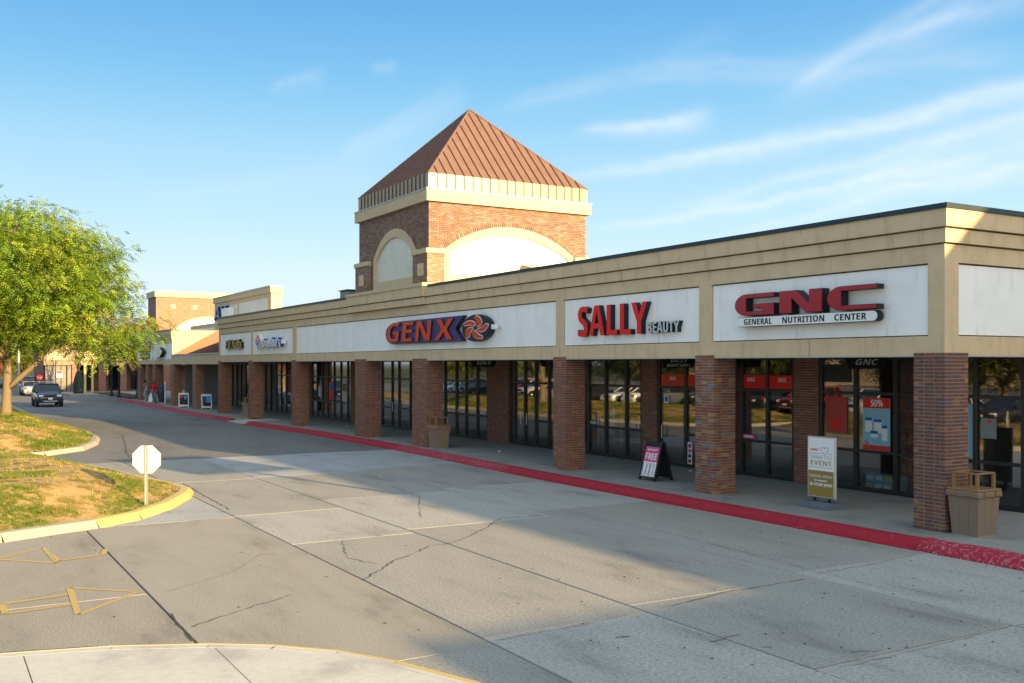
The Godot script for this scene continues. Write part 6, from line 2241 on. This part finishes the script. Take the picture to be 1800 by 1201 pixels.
func skin_of(bones: Array, cell: float) -> ArrayMesh:
	var lo := Vector3(1e9, 1e9, 1e9)
	var hi := -lo
	for b in bones:
		var m := maxf(b[2], b[3]) + cell * 2.0
		for e in [b[0], b[1]]:
			lo = lo.min(e - Vector3.ONE * m)
			hi = hi.max(e + Vector3.ONE * m)
	var n := Vector3i(((hi - lo) / cell).ceil()) + Vector3i.ONE
	var field := PackedFloat32Array()
	field.resize(n.x * n.y * n.z)
	field.fill(0.5)
	# smooth union, each bone touching only the cells near it
	for b in bones:
		var a: Vector3 = b[0]
		var ab: Vector3 = b[1] - a
		var ll := maxf(ab.length_squared(), 1e-6)
		var m: float = maxf(b[2], b[3]) + 0.09
		var c0 := Vector3i(((a.min(b[1]) - Vector3.ONE * m - lo) / cell).floor()).clamp(Vector3i.ZERO, n - Vector3i.ONE)
		var c1 := Vector3i(((a.max(b[1]) + Vector3.ONE * m - lo) / cell).ceil()).clamp(Vector3i.ZERO, n - Vector3i.ONE)
		for z in range(c0.z, c1.z + 1):
			for y in range(c0.y, c1.y + 1):
				for x in range(c0.x, c1.x + 1):
					var p := lo + Vector3(x, y, z) * cell
					var t := clampf((p - a).dot(ab) / ll, 0.0, 1.0)
					var d := p.distance_to(a + ab * t) - lerpf(b[2], b[3], t)
					var i := (z * n.y + y) * n.x + x
					var f := field[i]
					var h := clampf(0.5 + 0.5 * (f - d) / 0.035, 0.0, 1.0)
					field[i] = lerpf(f, d, h) - 0.035 * h * (1.0 - h)
	var ids := {}
	var verts := []
	var step := [1, n.x, n.x * n.y]
	for z in n.z - 1:
		for y in n.y - 1:
			for x in n.x - 1:
				var i := (z * n.y + y) * n.x + x
				var mask := 0
				for k in 8:
					if field[i + (k & 1) + ((k >> 1) & 1) * step[1] + (k >> 2) * step[2]] < 0.0:
						mask |= 1 << k
				if mask == 0 or mask == 255:
					continue
				var sum := Vector3.ZERO
				var cnt := 0
				for k in 8:
					for ax in 3:
						if k & (1 << ax):
							continue
						var k2 := k | (1 << ax)
						var f0 := field[i + (k & 1) + ((k >> 1) & 1) * step[1] + (k >> 2) * step[2]]
						var f1 := field[i + (k2 & 1) + ((k2 >> 1) & 1) * step[1] + (k2 >> 2) * step[2]]
						if (f0 < 0.0) != (f1 < 0.0):
							var v := Vector3(k & 1, (k >> 1) & 1, k >> 2)
							v[ax] += f0 / (f0 - f1)
							sum += v
							cnt += 1
				ids[i] = verts.size()
				verts.append(lo + (Vector3(x, y, z) + sum / cnt) * cell)
	var st := begin(true)
	var tints := []
	for v in verts:
		var best := 1e9
		var c: Array = bones[0][4]
		for b in bones:
			var ab: Vector3 = b[1] - b[0]
			var t: float = clampf((v - b[0]).dot(ab) / maxf(ab.length_squared(), 1e-6), 0.0, 1.0)
			var d: float = v.distance_to(b[0] + ab * t) - lerpf(b[2], b[3], t)
			if d < best:
				best = d
				c = b[4]
		tints.append(Color(c[0], c[1], c[2]))
	for i in ids:
		for ax in 3:
			var u := (ax + 1) % 3
			var w := (ax + 2) % 3
			var j0: int = i
			if (field[j0] < 0.0) == (field[j0 + step[ax]] < 0.0):
				continue
			var q := [i, i - step[u], i - step[u] - step[w], i - step[w]]
			if not (ids.has(q[1]) and ids.has(q[2]) and ids.has(q[3])):
				continue
			if field[j0] < 0.0:
				q.reverse()
			for t in [[0, 1, 2], [0, 2, 3]]:
				for e in t:
					var id: int = ids[q[e]]
					st.set_color(tints[id])
					st.add_vertex(verts[id])
	return done(st)

func people() -> void:
	var jeans := [0.10, 0.17, 0.27]
	var skin := [0.12, 0.065, 0.04]
	person("person in white tank top and light jeans leaning with one foot raised behind", Vector3(-73.5, 0.15, 0.3), -0.5, {"knee_r": Vector3(-0.1, 0.52, 0.2), "ankle_r": Vector3(-0.1, 0.42, -0.2), "toe_r": Vector3(0, -0.14, -0.05), "wrist_l": Vector3(0.1, 1.05, 0.2), "wrist_r": Vector3(-0.08, 1.05, 0.22), "look": Vector3(0, 0.16, 0.07)}, {"shirt": [0.6, 0.6, 0.62], "sleeve": skin, "skin": skin, "pants": [0.28, 0.38, 0.46], "shoe": [0.6, 0.6, 0.6], "hair": [0.02, 0.016, 0.013]})
	person("person in a red shirt and jeans walking along the pavement", Vector3(-69.9, 0.15, 0.35), 1.0, {"knee_l": Vector3(0.09, 0.5, 0.16), "ankle_l": Vector3(0.09, 0.09, 0.18), "knee_r": Vector3(-0.09, 0.5, -0.02), "ankle_r": Vector3(-0.09, 0.12, -0.26)}, {"shirt": [0.55, 0.02, 0.03], "sleeve": [0.55, 0.02, 0.03], "skin": [0.2, 0.11, 0.06], "pants": jeans, "shoe": [0.6, 0.55, 0.2], "hair": [0.015, 0.012, 0.01]})
	person("person in dark clothes standing behind the red-shirted one", Vector3(-71.4, 0.15, 0.12), 0.9, {}, {"shirt": [0.03, 0.03, 0.045], "sleeve": [0.03, 0.03, 0.045], "skin": skin, "pants": [0.02, 0.022, 0.03], "shoe": [0.02, 0.02, 0.02], "hair": [0.015, 0.012, 0.01]})
	person("person in a blue top standing by the thin white post", Vector3(-68.9, 0.15, -0.1), 0.6, {"wrist_l": Vector3(0.2, 1.0, 0.2)}, {"shirt": [0.03, 0.07, 0.18], "sleeve": [0.03, 0.07, 0.18], "skin": skin, "pants": [0.03, 0.05, 0.09], "shoe": [0.5, 0.5, 0.5], "hair": [0.015, 0.012, 0.01]})

# ---------------------------------------------------------------- small litter
func litter() -> void:
	var r := RandomNumberGenerator.new()
	r.seed = 55
	var st := begin()
	quad(st, Vector3(-0.5, 0, 0), Vector3(0, 0.12, -0.3), Vector3(0.5, 0.0, 0), Vector3(0, 0.1, 0.3))
	var leaf := done(st)
	var mm := MultiMesh.new()
	mm.transform_format = MultiMesh.TRANSFORM_3D
	mm.use_colors = true
	mm.mesh = leaf
	mm.instance_count = 420
	for i in 420:
		var x := r.randf_range(-24, 5)
		var z := r.randf_range(1.2, 14.0)
		if i % 3 == 0:
			x = r.randf_range(-2.5, 4.5)
			z = r.randf_range(1.3, 9.5)
		if i % 7 == 0:
			z = kerb_z(x) + 0.52 + absf(r.randfn(0, 0.06))
		var s := r.randf_range(0.02, 0.06)
		mm.set_instance_transform(i, Transform3D(Basis(Vector3.UP, r.randf() * TAU).scaled(Vector3.ONE * s), Vector3(x, 0.005, z)))
		var d := r.randf()
		mm.set_instance_color(i, Color(0.04, 0.03, 0.02) if d < 0.65 else (Color(0.3, 0.18, 0.05) if d < 0.85 else Color(0.5, 0.45, 0.35)))
	var o := MultiMeshInstance3D.new()
	o.name = "leaf_litter"
	o.multimesh = mm
	o.material_override = M.grass
	add_child(o)
	stuff(o)
	tag(o, "scattered dry leaf scraps on the drive", "leaf litter")
	for p in [[-18.6, -1.4, "crumpled white paper scrap on the pavement by the shop doors"], [-35.2, -2.2, "small white paper scrap on the pavement between the plain and the wide column"], [-10.3, -2.9, "tiny white paper scrap on the pavement behind the sandwich board"]]:
		var t := thing("paper_scrap", p[2], "litter", Vector3(p[0], 0.15, p[1]))
		st = begin()
		for k in 5:
			var a := k * 1.3
			tri(st, Vector3(cos(a) * 0.07, 0.003 + 0.02 * (k % 2), sin(a) * 0.06), Vector3(0.0, 0.045, 0.01), Vector3(cos(a + 1.5) * 0.06, 0.004, sin(a + 1.5) * 0.07))
		part(t, "paper", done(st), M.white)
